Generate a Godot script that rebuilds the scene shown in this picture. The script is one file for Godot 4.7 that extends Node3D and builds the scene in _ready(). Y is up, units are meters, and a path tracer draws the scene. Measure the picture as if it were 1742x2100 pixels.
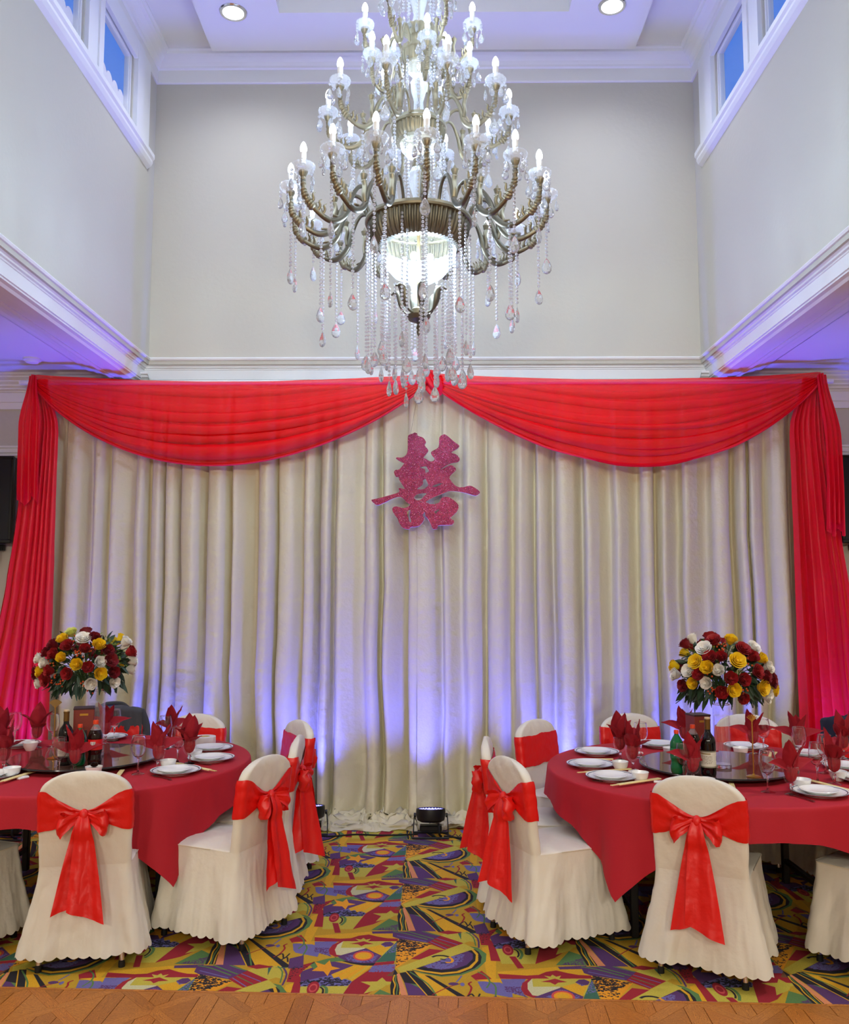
extends Node3D

const EYE := Vector3(0.0, 1.75, 0.0)
const TABLE_Y := 0.77
const SUSAN_Y := 0.81
const LEFT_TABLE := Vector3(-2.0, 0.0, -5.25)
const RIGHT_TABLE := Vector3(1.58, 0.0, -5.05)
const LAMP_AT := Vector3(-0.065, 0.0, -4.4)

var M := {}
var used_names := {}
var paper: Image            # the carpet pattern while it is drawn
var dye := {}


const LAMP_E := 0.062
const BOWL_E := 0.42
const DOWN_E := 1.4
const LOW_E := 4.0
const WASH_E := 7.5
const STRIP_E := 0.4
const PAR_E := 3.1


func _ready() -> void:
	# camera: a level step back from the two tables, tilted up a little
	var cam := Camera3D.new()
	cam.name = "camera"
	cam.keep_aspect = Camera3D.KEEP_HEIGHT
	cam.fov = 60.513
	cam.near = 0.05
	cam.far = 100.0
	cam.position = EYE
	cam.rotation = Vector3(deg_to_rad(5.2375), deg_to_rad(0.4456), 0.0)
	add_child(cam)
	cam.current = true
	# dusk outside the high windows
	var sky_m := ProceduralSkyMaterial.new()
	sky_m.sky_top_color = Color8(52, 112, 214)
	sky_m.sky_horizon_color = Color8(84, 146, 230)
	sky_m.ground_horizon_color = Color8(40, 60, 90)
	sky_m.ground_bottom_color = Color8(24, 30, 44)
	sky_m.sky_energy_multiplier = 1.0
	var sky := Sky.new()
	sky.sky_material = sky_m
	var env := Environment.new()
	env.background_mode = Environment.BG_SKY
	env.sky = sky
	env.tonemap_mode = Environment.TONE_MAPPER_LINEAR
	env.tonemap_exposure = 1.08
	env.sdfgi_enabled = true
	env.ssao_enabled = true
	env.ssil_enabled = true
	var we := WorldEnvironment.new()
	we.name = "world_environment"
	we.environment = env
	add_child(we)

	make_materials()
	build_ceiling_lights()
	build_uplights()
	build_room()
	build_chandelier()
	build_curtains()
	build_emblem()
	build_screens()
	build_table(LEFT_TABLE, "left", 5)
	build_table(RIGHT_TABLE, "right", 15)
	build_chairs()
	make_tableware()
	make_napkins()
	for k in 4:
		rose_meshes.append(rose_mesh(70 + k, [0.35, 0.55, 0.75, 0.45][k]))
	lay_right_table()
	lay_left_table()


# ------------------------------------------------------------------ mesh building
class Geo:
	var v := PackedVector3Array()
	var n := PackedVector3Array()
	var t := PackedVector2Array()
	var i := PackedInt32Array()

	func sheet(rows: Array, wrap := false, us := 1.0, vs := 1.0) -> Geo:
		var b := v.size()
		var rn := rows.size()
		var cn: int = rows[0].size()
		for r in rn:
			v.append_array(rows[r])
			for c in cn:
				t.append(Vector2(us * c / (cn - 1), vs * r / (rn - 1)))
		var nn := PackedVector3Array()
		nn.resize(rn * cn)
		for r in rn - 1:
			var ra: PackedVector3Array = rows[r]
			var rb: PackedVector3Array = rows[r + 1]
			for c in cn - 1:
				var p00 := ra[c]
				var p01 := ra[c + 1]
				var p10 := rb[c]
				var p11 := rb[c + 1]
				var f1 := (p01 - p00).cross(p10 - p00)
				var f2 := (p10 - p11).cross(p01 - p11)
				var k := r * cn + c
				nn[k] += f1
				nn[k + 1] += f1 + f2
				nn[k + cn] += f1 + f2
				nn[k + cn + 1] += f2
				i.append(b + k)
				i.append(b + k + cn)
				i.append(b + k + 1)
				i.append(b + k + 1)
				i.append(b + k + cn)
				i.append(b + k + cn + 1)
		for r in rn:
			if wrap:
				var s := nn[r * cn] + nn[r * cn + cn - 1]
				nn[r * cn] = s
				nn[r * cn + cn - 1] = s
			if (rows[r] as PackedVector3Array)[0].distance_squared_to((rows[r] as PackedVector3Array)[cn / 2]) < 1e-12 and (r == 0 or r == rn - 1):
				var s2 := Vector3.ZERO
				for c in cn:
					s2 += nn[r * cn + c]
				for c in cn:
					nn[r * cn + c] = s2
		for k in nn.size():
			nn[k] = nn[k].normalized() if nn[k].length_squared() > 1e-24 else Vector3.UP
		n.append_array(nn)
		return self

	func quad(a: Vector3, b: Vector3, c: Vector3, d: Vector3) -> Geo:
		var k := v.size()
		var f := (b - a).cross(d - a).normalized()
		if f == Vector3.ZERO:
			f = (c - a).cross(d - a).normalized()
		for p in [a, b, c, d]:
			v.append(p)
			n.append(f)
		t.append(Vector2(0, 0))
		t.append(Vector2(1, 0))
		t.append(Vector2(1, 1))
		t.append(Vector2(0, 1))
		for q in [0, 3, 1, 1, 3, 2]:
			i.append(k + q)
		return self

	func tri(a: Vector3, b: Vector3, c: Vector3) -> Geo:
		var k := v.size()
		var f := (b - a).cross(c - a).normalized()
		for p in [a, b, c]:
			v.append(p)
			n.append(f)
			t.append(Vector2(p.x, p.z))
		i.append(k)
		i.append(k + 2)
		i.append(k + 1)
		return self

	func flip() -> Geo:
		for k in range(0, i.size(), 3):
			var s := i[k + 1]
			i[k + 1] = i[k + 2]
			i[k + 2] = s
		for k in n.size():
			n[k] = -n[k]
		return self

	func out() -> Geo:                       # closed shapes: front faces outward
		var s := 0.0
		for k in range(0, i.size(), 3):
			s += v[i[k]].dot(v[i[k + 1]].cross(v[i[k + 2]]))
		return flip() if s > 0.0 else self

	func add(g: Geo, x := Transform3D()) -> Geo:
		var b := v.size()
		v.append_array(x * g.v)
		var turn := x.basis.inverse().transposed()
		for q in g.n:
			n.append((turn * q).normalized())
		t.append_array(g.t)
		for q in g.i:
			i.append(b + q)
		return self

	func mesh() -> ArrayMesh:
		var a := []
		a.resize(Mesh.ARRAY_MAX)
		a[Mesh.ARRAY_VERTEX] = v
		a[Mesh.ARRAY_NORMAL] = n
		a[Mesh.ARRAY_TEX_UV] = t
		a[Mesh.ARRAY_INDEX] = i
		var m := ArrayMesh.new()
		m.add_surface_from_arrays(Mesh.PRIMITIVE_TRIANGLES, a)
		return m


func place(x: float, y: float, z: float, turn := 0.0) -> Transform3D:
	return Transform3D(Basis(Vector3.UP, turn), Vector3(x, y, z))


# surface of revolution; profile of (radius, height); corners sharper than 35 degrees stay sharp
func lathe(profile: Array, seg := 24, flutes := 0, depth := 0.0) -> Geo:
	var g := Geo.new()
	var from := 0
	for k in profile.size():
		var cut := k == profile.size() - 1
		if not cut and k > 0:
			var d1: Vector2 = (profile[k] - profile[k - 1])
			var d2: Vector2 = (profile[k + 1] - profile[k])
			cut = absf(d1.angle_to(d2)) > 0.61
		if cut and k > from:
			var rows := []
			for q in range(from, k + 1):
				var p: Vector2 = profile[q]
				var row := PackedVector3Array()
				for c in seg + 1:
					var a := TAU * (c % seg) / seg
					var r := p.x * (1.0 - depth * (0.5 + 0.5 * cos(flutes * a))) if flutes else p.x
					row.append(Vector3(r * cos(a), p.y, r * sin(a)))
				rows.append(row)
			g.sheet(rows, true)
			from = k
	return g.out()


func smooth(points: Array, each := 4) -> Array:       # Catmull-Rom through Vector2 or Vector3 points
	var o := []
	for k in points.size() - 1:
		var a = points[maxi(k - 1, 0)]
		var b = points[k]
		var c = points[k + 1]
		var d = points[mini(k + 2, points.size() - 1)]
		for q in each:
			var s := float(q) / each
			o.append(0.5 * ((2.0 * b) + (c - a) * s + (2.0 * a - 5.0 * b + 4.0 * c - d) * s * s + (3.0 * b - a - 3.0 * c + d) * s * s * s))
	o.append(points[-1])
	return o


# a tube along a path; radius may be a number or an Array; flat squeezes one way
func tube(path: Array, radius, seg := 8, flat := 1.0, caps := true) -> Geo:
	var rows := []
	var up := Vector3.UP
	var d0: Vector3 = (path[1] - path[0]).normalized()
	if absf(d0.y) > 0.9:
		up = Vector3.RIGHT
	var side := d0.cross(up).normalized()
	for k in path.size():
		var p: Vector3 = path[k]
		var d: Vector3 = (path[mini(k + 1, path.size() - 1)] - path[maxi(k - 1, 0)]).normalized()
		side = (side - d * side.dot(d)).normalized()
		var other := d.cross(side)
		var r: float = radius[k] if radius is Array else radius
		var row := PackedVector3Array()
		for c in seg + 1:
			var a := TAU * (c % seg) / seg
			row.append(p + side * cos(a) * r * flat + other * sin(a) * r)
		rows.append(row)
	if caps:
		var s := PackedVector3Array()
		var e := PackedVector3Array()
		for c in seg + 1:
			s.append(path[0])
			e.append(path[-1])
		rows.push_front(s)
		rows.push_back(e)
	return Geo.new().sheet(rows, true).out()


func box(size: Vector3, bevel := 0.0, at := Vector3.ZERO) -> Geo:
	var g := Geo.new()
	var h := size / 2.0
	var e := minf(bevel, minf(h.x, minf(h.y, h.z)) * 0.9)
	if e <= 0.0:
		for ax in 3:
			for s in [-1.0, 1.0]:
				var p := []
				for q in [[-1, -1], [1, -1], [1, 1], [-1, 1]]:
					var w := Vector3.ZERO
					w[ax] = h[ax] * s
					w[(ax + 1) % 3] = h[(ax + 1) % 3] * q[0]
					w[(ax + 2) % 3] = h[(ax + 2) % 3] * q[1] * s
					p.append(w + at)
				g.quad(p[0], p[1], p[2], p[3])
		return g.out() if at == Vector3.ZERO else g
	# chamfered: each face, edge and corner its own flat piece
	for ax in 3:
		var b1 := (ax + 1) % 3
		var b2 := (ax + 2) % 3
		for s in [-1.0, 1.0]:
			var p := []
			for q in [[-1, -1], [1, -1], [1, 1], [-1, 1]]:
				var w := Vector3.ZERO
				w[ax] = h[ax] * s
				w[b1] = (h[b1] - e) * q[0]
				w[b2] = (h[b2] - e) * q[1] * s
				p.append(w + at)
			g.quad(p[0], p[1], p[2], p[3])
		for s in [-1.0, 1.0]:
			for u in [-1.0, 1.0]:
				var a := Vector3.ZERO
				var b := Vector3.ZERO
				a[b1] = h[b1] * s
				a[b2] = (h[b2] - e) * u
				b[b1] = (h[b1] - e) * s
				b[b2] = h[b2] * u
				var l := Vector3.ZERO
				l[ax] = h[ax] - e
				if s * u > 0:
					g.quad(a - l + at, a + l + at, b + l + at, b - l + at)
				else:
					g.quad(a + l + at, a - l + at, b - l + at, b + l + at)
	for sx in [-1.0, 1.0]:
		for sy in [-1.0, 1.0]:
			for sz in [-1.0, 1.0]:
				var a := Vector3(h.x * sx, (h.y - e) * sy, (h.z - e) * sz) + at
				var b := Vector3((h.x - e) * sx, h.y * sy, (h.z - e) * sz) + at
				var c := Vector3((h.x - e) * sx, (h.y - e) * sy, h.z * sz) + at
				if sx * sy * sz > 0:
					g.tri(a, b, c)
				else:
					g.tri(a, c, b)
	if g.n[0].dot(g.v[0] - at) < 0.0:
		g.flip()
	return g


# a polygon in x,z raised from y0 to y1
func prism(poly: PackedVector2Array, y0: float, y1: float) -> Geo:
	var g := Geo.new()
	if Geometry2D.is_polygon_clockwise(poly):
		poly.reverse()
	var tris := Geometry2D.triangulate_polygon(poly)
	for k in range(0, tris.size(), 3):
		var a := poly[tris[k]]
		var b := poly[tris[k + 1]]
		var c := poly[tris[k + 2]]
		if (b - a).cross(c - a) < 0.0:
			var s := b
			b = c
			c = s
		g.tri(Vector3(a.x, y1, a.y), Vector3(c.x, y1, c.y), Vector3(b.x, y1, b.y))
		g.tri(Vector3(a.x, y0, a.y), Vector3(b.x, y0, b.y), Vector3(c.x, y0, c.y))
	for k in poly.size():
		var a := poly[k]
		var b := poly[(k + 1) % poly.size()]
		g.quad(Vector3(a.x, y0, a.y), Vector3(a.x, y1, a.y), Vector3(b.x, y1, b.y), Vector3(b.x, y0, b.y))
	return g


func ball(r: float, seg := 12, rings := 8, squash := 1.0) -> Geo:
	var p := []
	for k in rings + 1:
		var a := PI * k / rings - PI / 2
		p.append(Vector2(maxf(0.0, r * cos(a)), r * squash * sin(a)))
	var rows := []
	for q in p:
		var row := PackedVector3Array()
		for c in seg + 1:
			var a := TAU * (c % seg) / seg
			row.append(Vector3(q.x * cos(a), q.y, q.x * sin(a)))
		rows.append(row)
	return Geo.new().sheet(rows, true).out()


# ------------------------------------------------------------------ naming
func numbered(called: String) -> String:
	var k: int = used_names.get(called, 0)
	used_names[called] = k + 1
	return called if k == 0 else "%s_%03d" % [called, k]


func obj(called: String, what, m: Material, parent: Node = self, x := Transform3D()) -> MeshInstance3D:
	var o := MeshInstance3D.new()
	o.name = numbered(called) if parent == self else called
	o.mesh = what.mesh() if what is Geo else what
	o.material_override = m
	o.transform = x
	parent.add_child(o, true)
	return o


func thing(called: String, label: String, category: String, at := Vector3.ZERO, turn := 0.0, group := "") -> Node3D:
	var o := Node3D.new()
	o.name = numbered(called)
	add_child(o)
	o.position = at
	o.rotation.y = turn
	tag(o, label, category, group)
	return o


func tag(o: Node, label: String, category: String, group := "") -> void:
	o.set_meta("label", label)
	o.set_meta("category", category)
	if group:
		o.set_meta("group", group)


func struct(called: String, what, m: Material, label: String, category: String) -> MeshInstance3D:
	var o := obj(called, what, m)
	o.set_meta("kind", "structure")
	tag(o, label, category)
	return o


func dup(src: Node3D, label: String, at: Vector3, turn: float, group := "") -> Node3D:
	var r: Node3D = src.duplicate()
	var stem: String = src.name
	if stem.length() > 4 and stem.substr(stem.length() - 4, 1) == "_" and stem.substr(stem.length() - 3).is_valid_int():
		stem = stem.substr(0, stem.length() - 4)
	r.name = numbered(stem)
	add_child(r)
	r.position = at
	r.rotation.y = turn
	r.set_meta("label", label)
	if group:
		r.set_meta("group", group)
	return r


# ------------------------------------------------------------------ materials
func mt(c: Color, rough := 0.6, metal := 0.0) -> StandardMaterial3D:
	var m := StandardMaterial3D.new()
	m.albedo_color = c
	m.roughness = rough
	m.metallic = metal
	return m


func glass(alpha := 0.05, tint := Color.WHITE) -> StandardMaterial3D:      # a thin sheet
	var m := mt(Color(tint.r, tint.g, tint.b, alpha), 0.03)
	m.transparency = BaseMaterial3D.TRANSPARENCY_ALPHA
	m.cull_mode = BaseMaterial3D.CULL_DISABLED
	return m


func solid_glass(tint := Color.WHITE, alpha := 0.0) -> StandardMaterial3D:
	var m := mt(Color(tint.r, tint.g, tint.b, alpha), 0.02)
	m.transparency = BaseMaterial3D.TRANSPARENCY_ALPHA
	m.refraction_enabled = true
	m.refraction_scale = 0.05
	return m


func glow(c: Color, energy: float) -> StandardMaterial3D:
	var m := mt(c, 0.4)
	m.emission_enabled = true
	m.emission = c
	m.emission_energy_multiplier = energy
	return m


func noise_texture(freq: float, oct := 4, normal := false, bump := 4.0, size := 512, s := 1, kind := FastNoiseLite.TYPE_SIMPLEX_SMOOTH, stretch := 1.0) -> NoiseTexture2D:
	var f := FastNoiseLite.new()
	f.noise_type = kind
	f.frequency = freq
	f.fractal_octaves = oct
	f.seed = s
	var n := NoiseTexture2D.new()
	n.width = size
	n.height = size
	n.seamless = true
	n.noise = f
	n.as_normal_map = normal
	n.bump_strength = bump
	return n


func bumpy(m: StandardMaterial3D, tex: Texture2D, scale: float, tri := 1.0) -> StandardMaterial3D:
	m.normal_enabled = true
	m.normal_texture = tex
	m.normal_scale = scale
	m.uv1_triplanar = true
	m.uv1_world_triplanar = false
	m.uv1_scale = Vector3.ONE * tri
	return m


func cloth(m: StandardMaterial3D, sheen: float) -> StandardMaterial3D:
	m.rim_enabled = true
	m.rim = sheen
	m.rim_tint = 0.6
	m.cull_mode = BaseMaterial3D.CULL_DISABLED
	return m


# ------------------------------------------------------------------ the carpet's printed pattern
# One motif, in millimetres from its black apex; the loom repeats it every 0.845 m along the room and, half a step later, every 0.9 m across.
const PW := 1536
const PH := 724
const TILE_X := 1.80
const TILE_Z := 0.845


func _points(s: String) -> PackedVector2Array:
	var f := s.split_floats(" ")
	var p := PackedVector2Array()
	for k in range(0, f.size(), 2):
		p.append(Vector2(f[k], f[k + 1]))
	return p


func _stamp(p: PackedVector2Array, c: Color) -> void:
	var k := Vector2(PW / (TILE_X * 1000.0), PH / (TILE_Z * 1000.0))
	for off in [Vector2(300, 250), Vector2(1200, 672.5)]:
		for wx in [-1800, 0, 1800]:
			for wz in [-1690, -845, 0, 845]:
				var q := PackedVector2Array()
				var lo := 1e9
				var hi := -1e9
				var xl := 1e9
				var xh := -1e9
				for a in p:
					var b: Vector2 = (a + off + Vector2(wx, wz)) * k
					q.append(b)
					lo = minf(lo, b.y)
					hi = maxf(hi, b.y)
					xl = minf(xl, b.x)
					xh = maxf(xh, b.x)
				if hi < 0 or lo > PH or xh < 0 or xl > PW:
					continue
				for y in range(maxi(0, int(lo)), mini(PH - 1, int(hi)) + 1):
					var xs := []
					var yy := y + 0.5
					for e in q.size():
						var a := q[e]
						var b := q[(e + 1) % q.size()]
						if (a.y <= yy) != (b.y <= yy):
							xs.append(a.x + (yy - a.y) / (b.y - a.y) * (b.x - a.x))
					xs.sort()
					for e in range(0, xs.size() - 1, 2):
						var x0 := maxi(0, int(round(xs[e])))
						var x1 := mini(PW, int(round(xs[e + 1])))
						if x1 > x0:
							paper.fill_rect(Rect2i(x0, y, x1 - x0, 1), c)


func _poly(c: String, s: String) -> void:
	_stamp(_points(s), dye[c])


func _oval(c: String, x: float, z: float, rx: float, rz: float) -> void:
	var p := PackedVector2Array()
	for k in 24:
		p.append(Vector2(x + rx * cos(TAU * k / 24), z + rz * sin(TAU * k / 24)))
	_stamp(p, dye[c])


func _stroke(c: String, w: float, s: String) -> void:
	var p: Array = smooth(Array(_points(s)), 3)
	for k in p.size() - 1:
		var d: Vector2 = (p[k + 1] - p[k]).normalized() * w * 0.5
		var e := Vector2(-d.y, d.x)
		_stamp(PackedVector2Array([p[k] + e - d * 0.3, p[k + 1] + e + d * 0.3, p[k + 1] - e + d * 0.3, p[k] - e - d * 0.3]), dye[c])


func _flecks(c: String, count: int, size: float, s: String) -> void:
	var p := _points(s)
	var r := RandomNumberGenerator.new()
	r.seed = count * 31 + int(size)
	var lo := p[0]
	var hi := p[0]
	for a in p:
		lo = lo.min(a)
		hi = hi.max(a)
	for k in count:
		var q := Vector2(lerpf(lo.x, hi.x, r.randf()), lerpf(lo.y, hi.y, r.randf()))
		if Geometry2D.is_point_in_polygon(q, p):
			var w := size * r.randf_range(0.5, 1.1)
			var h := size * r.randf_range(0.4, 0.9)
			_stamp(PackedVector2Array([q + Vector2(-w, -h), q + Vector2(w, -h), q + Vector2(w, h), q + Vector2(-w, h)]), dye[c])


func carpet_pattern() -> ImageTexture:
	paper = Image.create_empty(PW, PH, false, Image.FORMAT_RGB8)
	dye = {"gold": Color8(212, 160, 22), "amber": Color8(224, 150, 20), "straw": Color8(186, 172, 60), "olive": Color8(184, 146, 28), "crimson": Color8(150, 22, 38), "rose": Color8(196, 72, 70),
		"purple": Color8(84, 48, 100), "lavender": Color8(104, 98, 156), "black": Color8(22, 20, 30), "leaf": Color8(84, 122, 66), "teal": Color8(52, 100, 80), "cream": Color8(196, 194, 150), "salmon": Color8(214, 136, 92), "brown": Color8(112, 70, 40)}
	paper.fill(dye.olive)
	_poly("gold", "410 -269 484 -319 452 112 415 40")
	_poly("crimson", "443 -395 550 -174 544 -104 444 -115")
	_poly("crimson", "341 51 394 -3 435 82 356 103")
	_poly("lavender", "342 113 453 102 518 172 513 269 400 221")
	_poly("gold", "361 92 527 70 523 117 433 118")
	_poly("olive", "133 52 336 40 369 113 399 269 360 374 224 155")
	_poly("gold", "-435 -415 -161 -470 -10 -471 -7 -379 -428 -363")
	_poly("crimson", "-433 -395 -303 -377 -247 -384 -209 -417 -159 -433 -110 -404 -63 -385 -9 -379 -8 -347 -299 -338 -426 -344")
	_poly("lavender", "-425 -340 -309 -341 -341 -263 -335 -190 -319 -155 -409 -214")
	_flecks("purple", 260, 4, "-415 -262 -341 -263 -335 -190 -319 -155 -409 -214")
	_poly("crimson", "-294 -345 -330 -300 -343 -238 -332 -184 -299 -155 -247 -167 -243 -339")
	_poly("cream", "-282 -345 -307 -300 -313 -239 -299 -179 -252 -167 -175 -240 -132 -340")
	_poly("straw", "-282 -345 -8 -347 -11 -111 -162 -264 -286 -263")
	_poly("gold", "-157 -264 -18 -340 -82 -169 -124 -216")
	_poly("purple", "-293 -161 -161 -258 -79 -169 -106 -86 -172 -76 -250 -98")
	_flecks("lavender", 420, 5, "-251 -156 -160 -240 -96 -169 -116 -99 -173 -93 -232 -110")
	_oval("rose", -167, -168, 51, 58)
	_oval("amber", -167, -168, 41, 44)
	_oval("gold", -167, -168, 27, 28)
	_poly("black", "-312 -161 -283 -138 -251 -109 -206 -89 -158 -82 -111 -85 -104 -90 -111 -56 -156 -56 -219 -78 -270 -109")
	_poly("crimson", "-104 -90 -59 -99 -14 -120 -16 -77 -113 -54")
	_poly("teal", "-12 -340 -12 -111 -104 -92")
	_flecks("lavender", 160, 4, "-12 -340 -13 -217 -64 -192")
	_poly("purple", "-92 -308 -71 -336 -46 -340 -25 -315 -38 -284 -68 -275")
	_flecks("lavender", 90, 4, "-90 -308 -68 -283 -38 -284 -68 -275")
	_poly("straw", "-224 -377 -195 -367 -184 -388 -169 -365 -145 -378 -158 -346 -203 -345")
	_poly("crimson", "-246 -313 -202 -333 -178 -346 -156 -329 -127 -312 -170 -304 -186 -283 -205 -307")
	_poly("lavender", "-435 78 -299 40 -193 112 -216 163 -422 165")
	_poly("purple", "-444 14 -318 -109 -204 -59 -296 45 -429 119")
	_flecks("black", 240, 6, "-430 109 -296 66 -198 112 -216 158 -423 160")
	_poly("leaf", "-419 -74 -340 -132 -289 -150 -246 -109 -317 -97 -382 -8")
	_poly("gold", "-204 -59 -116 -56 -197 115 -220 74 -247 99 -261 64 -283 79 -299 40")
	_stroke("amber", 7, "-180 -59 -271 61")
	_stroke("amber", 7, "-151 -56 -237 85")
	_stroke("straw", 7, "-132 -56 -209 92")
	_poly("amber", "-324 -115 -306 -47 -264 -25 -306 -3 -314 58 -338 8 -394 3 -372 -41 -393 -97 -342 -63")
	_poly("straw", "-422 165 -207 158 -248 341 -407 342")
	_poly("crimson", "-104 -54 -12 -72 -5 116 -80 187 -148 274 -248 341 -198 115")
	_flecks("lavender", 520, 5, "-113 -54 -12 -77 -11 11 -72 11 -128 12")
	_poly("brown", "-10 -11 -46 54 -9 59")
	_poly("straw", "-159 115 -84 111 -63 70 -43 111 18 121 -39 149 -62 186 -136 235 -111 155")
	_poly("leaf", "-153 355 -66 192 -7 244 -10 356")
	_poly("purple", "-147 373 -11 358 -12 396 -141 401")
	_flecks("purple", 300, 4, "-136 350 -16 273 -10 356")
	_oval("crimson", -364, 179, 27, 66)
	_oval("rose", -364, 179, 19, 43)
	_oval("crimson", -364, 179, 13, 27)
	_stroke("leaf", 14, "-328 159 -306 179 -300 236 -315 285")
	_stroke("black", 9, "-334 169 -318 194 -316 237 -325 265")
	_poly("crimson", "-365 256 -334 256 -306 389 -336 393")
	_poly("purple", "-39 -478 37 -472 78 -513 208 -420 141 -329 -7 -379 -36 -405")
	_stroke("leaf", 9, "-36 -474 32 -445 141 -370")
	_stroke("leaf", 9, "36 -479 89 -439 172 -380")
	_stroke("leaf", 9, "80 -510 130 -466 203 -420")
	_stroke("lavender", 7, "-13 -418 136 -342")
	_poly("crimson", "208 -420 322 -324 226 -243 141 -329")
	_stroke("lavender", 6, "187 -387 292 -305")
	_stroke("leaf", 6, "172 -361 261 -280")
	_stroke("lavender", 6, "156 -342 236 -255")
	_poly("amber", "-9 -379 167 -304 62 -133 -4 -27")
	_flecks("black", 420, 6, "-9 -379 161 -304 63 -217 -8 -217")
	_flecks("black", 90, 5, "-8 -217 92 -218 62 -133 -4 -55")
	_poly("crimson", "62 -133 151 -254 230 -233 113 -124")
	_poly("straw", "208 -420 261 -487 396 -382 322 -324")
	_poly("teal", "290 -501 317 -529 311 -369")
	_poly("straw", "317 -529 369 -448 388 -331 311 -369")
	_stroke("leaf", 7, "329 -488 372 -408 381 -293")
	_stroke("purple", 9, "359 -474 396 -382 395 -269")
	_poly("leaf", "58 -17 115 23 207 62 299 43 377 -23 420 -109 428 -196 390 -269 351 -287 258 -171")
	_poly("black", "67 -14 133 23 207 50 295 28 363 -30 394 -86 403 -161 392 -220 360 -268 258 -171")
	_poly("gold", "67 -17 119 10 207 39 291 19 349 -33 384 -114 388 -196 369 -250 339 -250 258 -171")
	_poly("black", "88 -25 133 -3 207 18 277 3 336 -46 370 -114 376 -184 359 -238 329 -231 258 -171")
	_poly("purple", "116 -45 208 -12 278 -29 327 -66 360 -137 362 -196 339 -229 248 -160")
	_flecks("lavender", 700, 6, "119 -45 208 -18 270 -46 305 -114 318 -195 248 -160")
	_poly("straw", "0 -31 322 -324 374 -256 22 27")
	_stroke("black", 14, "166 -157 185 -171 215 -173 239 -162 253 -146")
	_stroke("amber", 13, "246 -157 262 -125 254 -96 228 -96")
	_stroke("black", 9, "205 -134 228 -125")
	_stroke("black", 9, "206 -90 230 -90")
	_poly("purple", "39 121 111 145 200 366 80 367")
	_poly("leaf", "47 115 111 145 143 214 71 136")
	_poly("black", "-10 -22 11 43 43 358 -7 358 -23 157 -16 64")
	_stroke("gold", 7, "-8 43 -12 95 -1 146 -5 215 7 311 6 358")
	_stroke("leaf", 6, "-1 43 -1 106 10 156 9 253 20 358")
	_stroke("gold", 6, "7 64 13 116 22 166 23 253 33 353")
	_poly("salmon", "1 32 15 30 80 362 43 362")
	_poly("black", "14 24 45 10 112 147 39 121")
	_poly("gold", "44 0 138 42 360 374 195 371")
	_poly("black", "44 0 78 -1 234 375 197 375")
	_stroke("leaf", 8, "61 10 120 94 161 175 213 366")
	_stroke("gold", 6, "43 5 193 373")
	_poly("black", "129 44 154 54 407 383 372 397")
	_poly("teal", "372 397 407 383 324 393")
	_stroke("crimson", 6, "165 242 232 170 296 129")
	_stroke("crimson", 9, "342 113 328 134 339 174 320 251 302 270")
	_stroke("black", 8, "311 270 338 232 354 289 373 231")
	_stroke("black", 8, "336 327 364 270 379 327")
	_oval("purple", 260, 134, 23, 16)
	_oval("lavender", 300, 139, 10, 18)
	_stroke("leaf", 8, "375 8 410 50 424 113 406 173")
	_stroke("lavender", 8, "299 51 284 93 274 114")
	_stroke("leaf", 8, "428 113 447 163 438 269")
	_poly("crimson", "-393 -97 -497 -29 -492 120 -455 124 -436 3")
	_poly("purple", "381 289 444 250 462 392 393 402")
	_poly("crimson", "195 380 248 356 325 384 246 407")
	_flecks("black", 120, 4, "-393 -97 -497 -29 -492 120 -436 3")
	var r := RandomNumberGenerator.new()
	r.seed = 5
	for y in PH:                              # the loom's tufts: each a touch lighter or darker
		for x in range(0, PW, 1):
			if r.randf() < 0.45:
				var k := r.randf_range(0.82, 1.14)
				var c := paper.get_pixel(x, y)
				paper.set_pixel(x, y, Color(minf(1, c.r * k), minf(1, c.g * k), minf(1, c.b * k)))
	return ImageTexture.create_from_image(paper)


func wood_grain() -> ImageTexture:
	var f := FastNoiseLite.new()
	f.seed = 4
	f.frequency = 0.012
	f.fractal_octaves = 3
	var g := FastNoiseLite.new()
	g.seed = 9
	g.frequency = 0.09
	var im := Image.create_empty(512, 512, false, Image.FORMAT_RGB8)
	var light := Color8(206, 138, 60)
	var mid := Color8(180, 110, 42)
	var dark := Color8(120, 66, 24)
	for y in 512:
		for x in 512:
			var a := f.get_noise_2d(x * 0.35, y * 1.6)
			var rings := 0.5 + 0.5 * sin((a * 9.0 + y * 0.02) * TAU)
			var fine := g.get_noise_2d(x * 0.12, y * 2.5)
			var c := light.lerp(mid, clampf(0.5 + fine * 0.9, 0, 1))
			c = c.lerp(dark, pow(rings, 4.0) * 0.75 + maxf(0.0, fine - 0.25) * 0.8)
			im.set_pixel(x, y, c)
	return ImageTexture.create_from_image(im)


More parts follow.
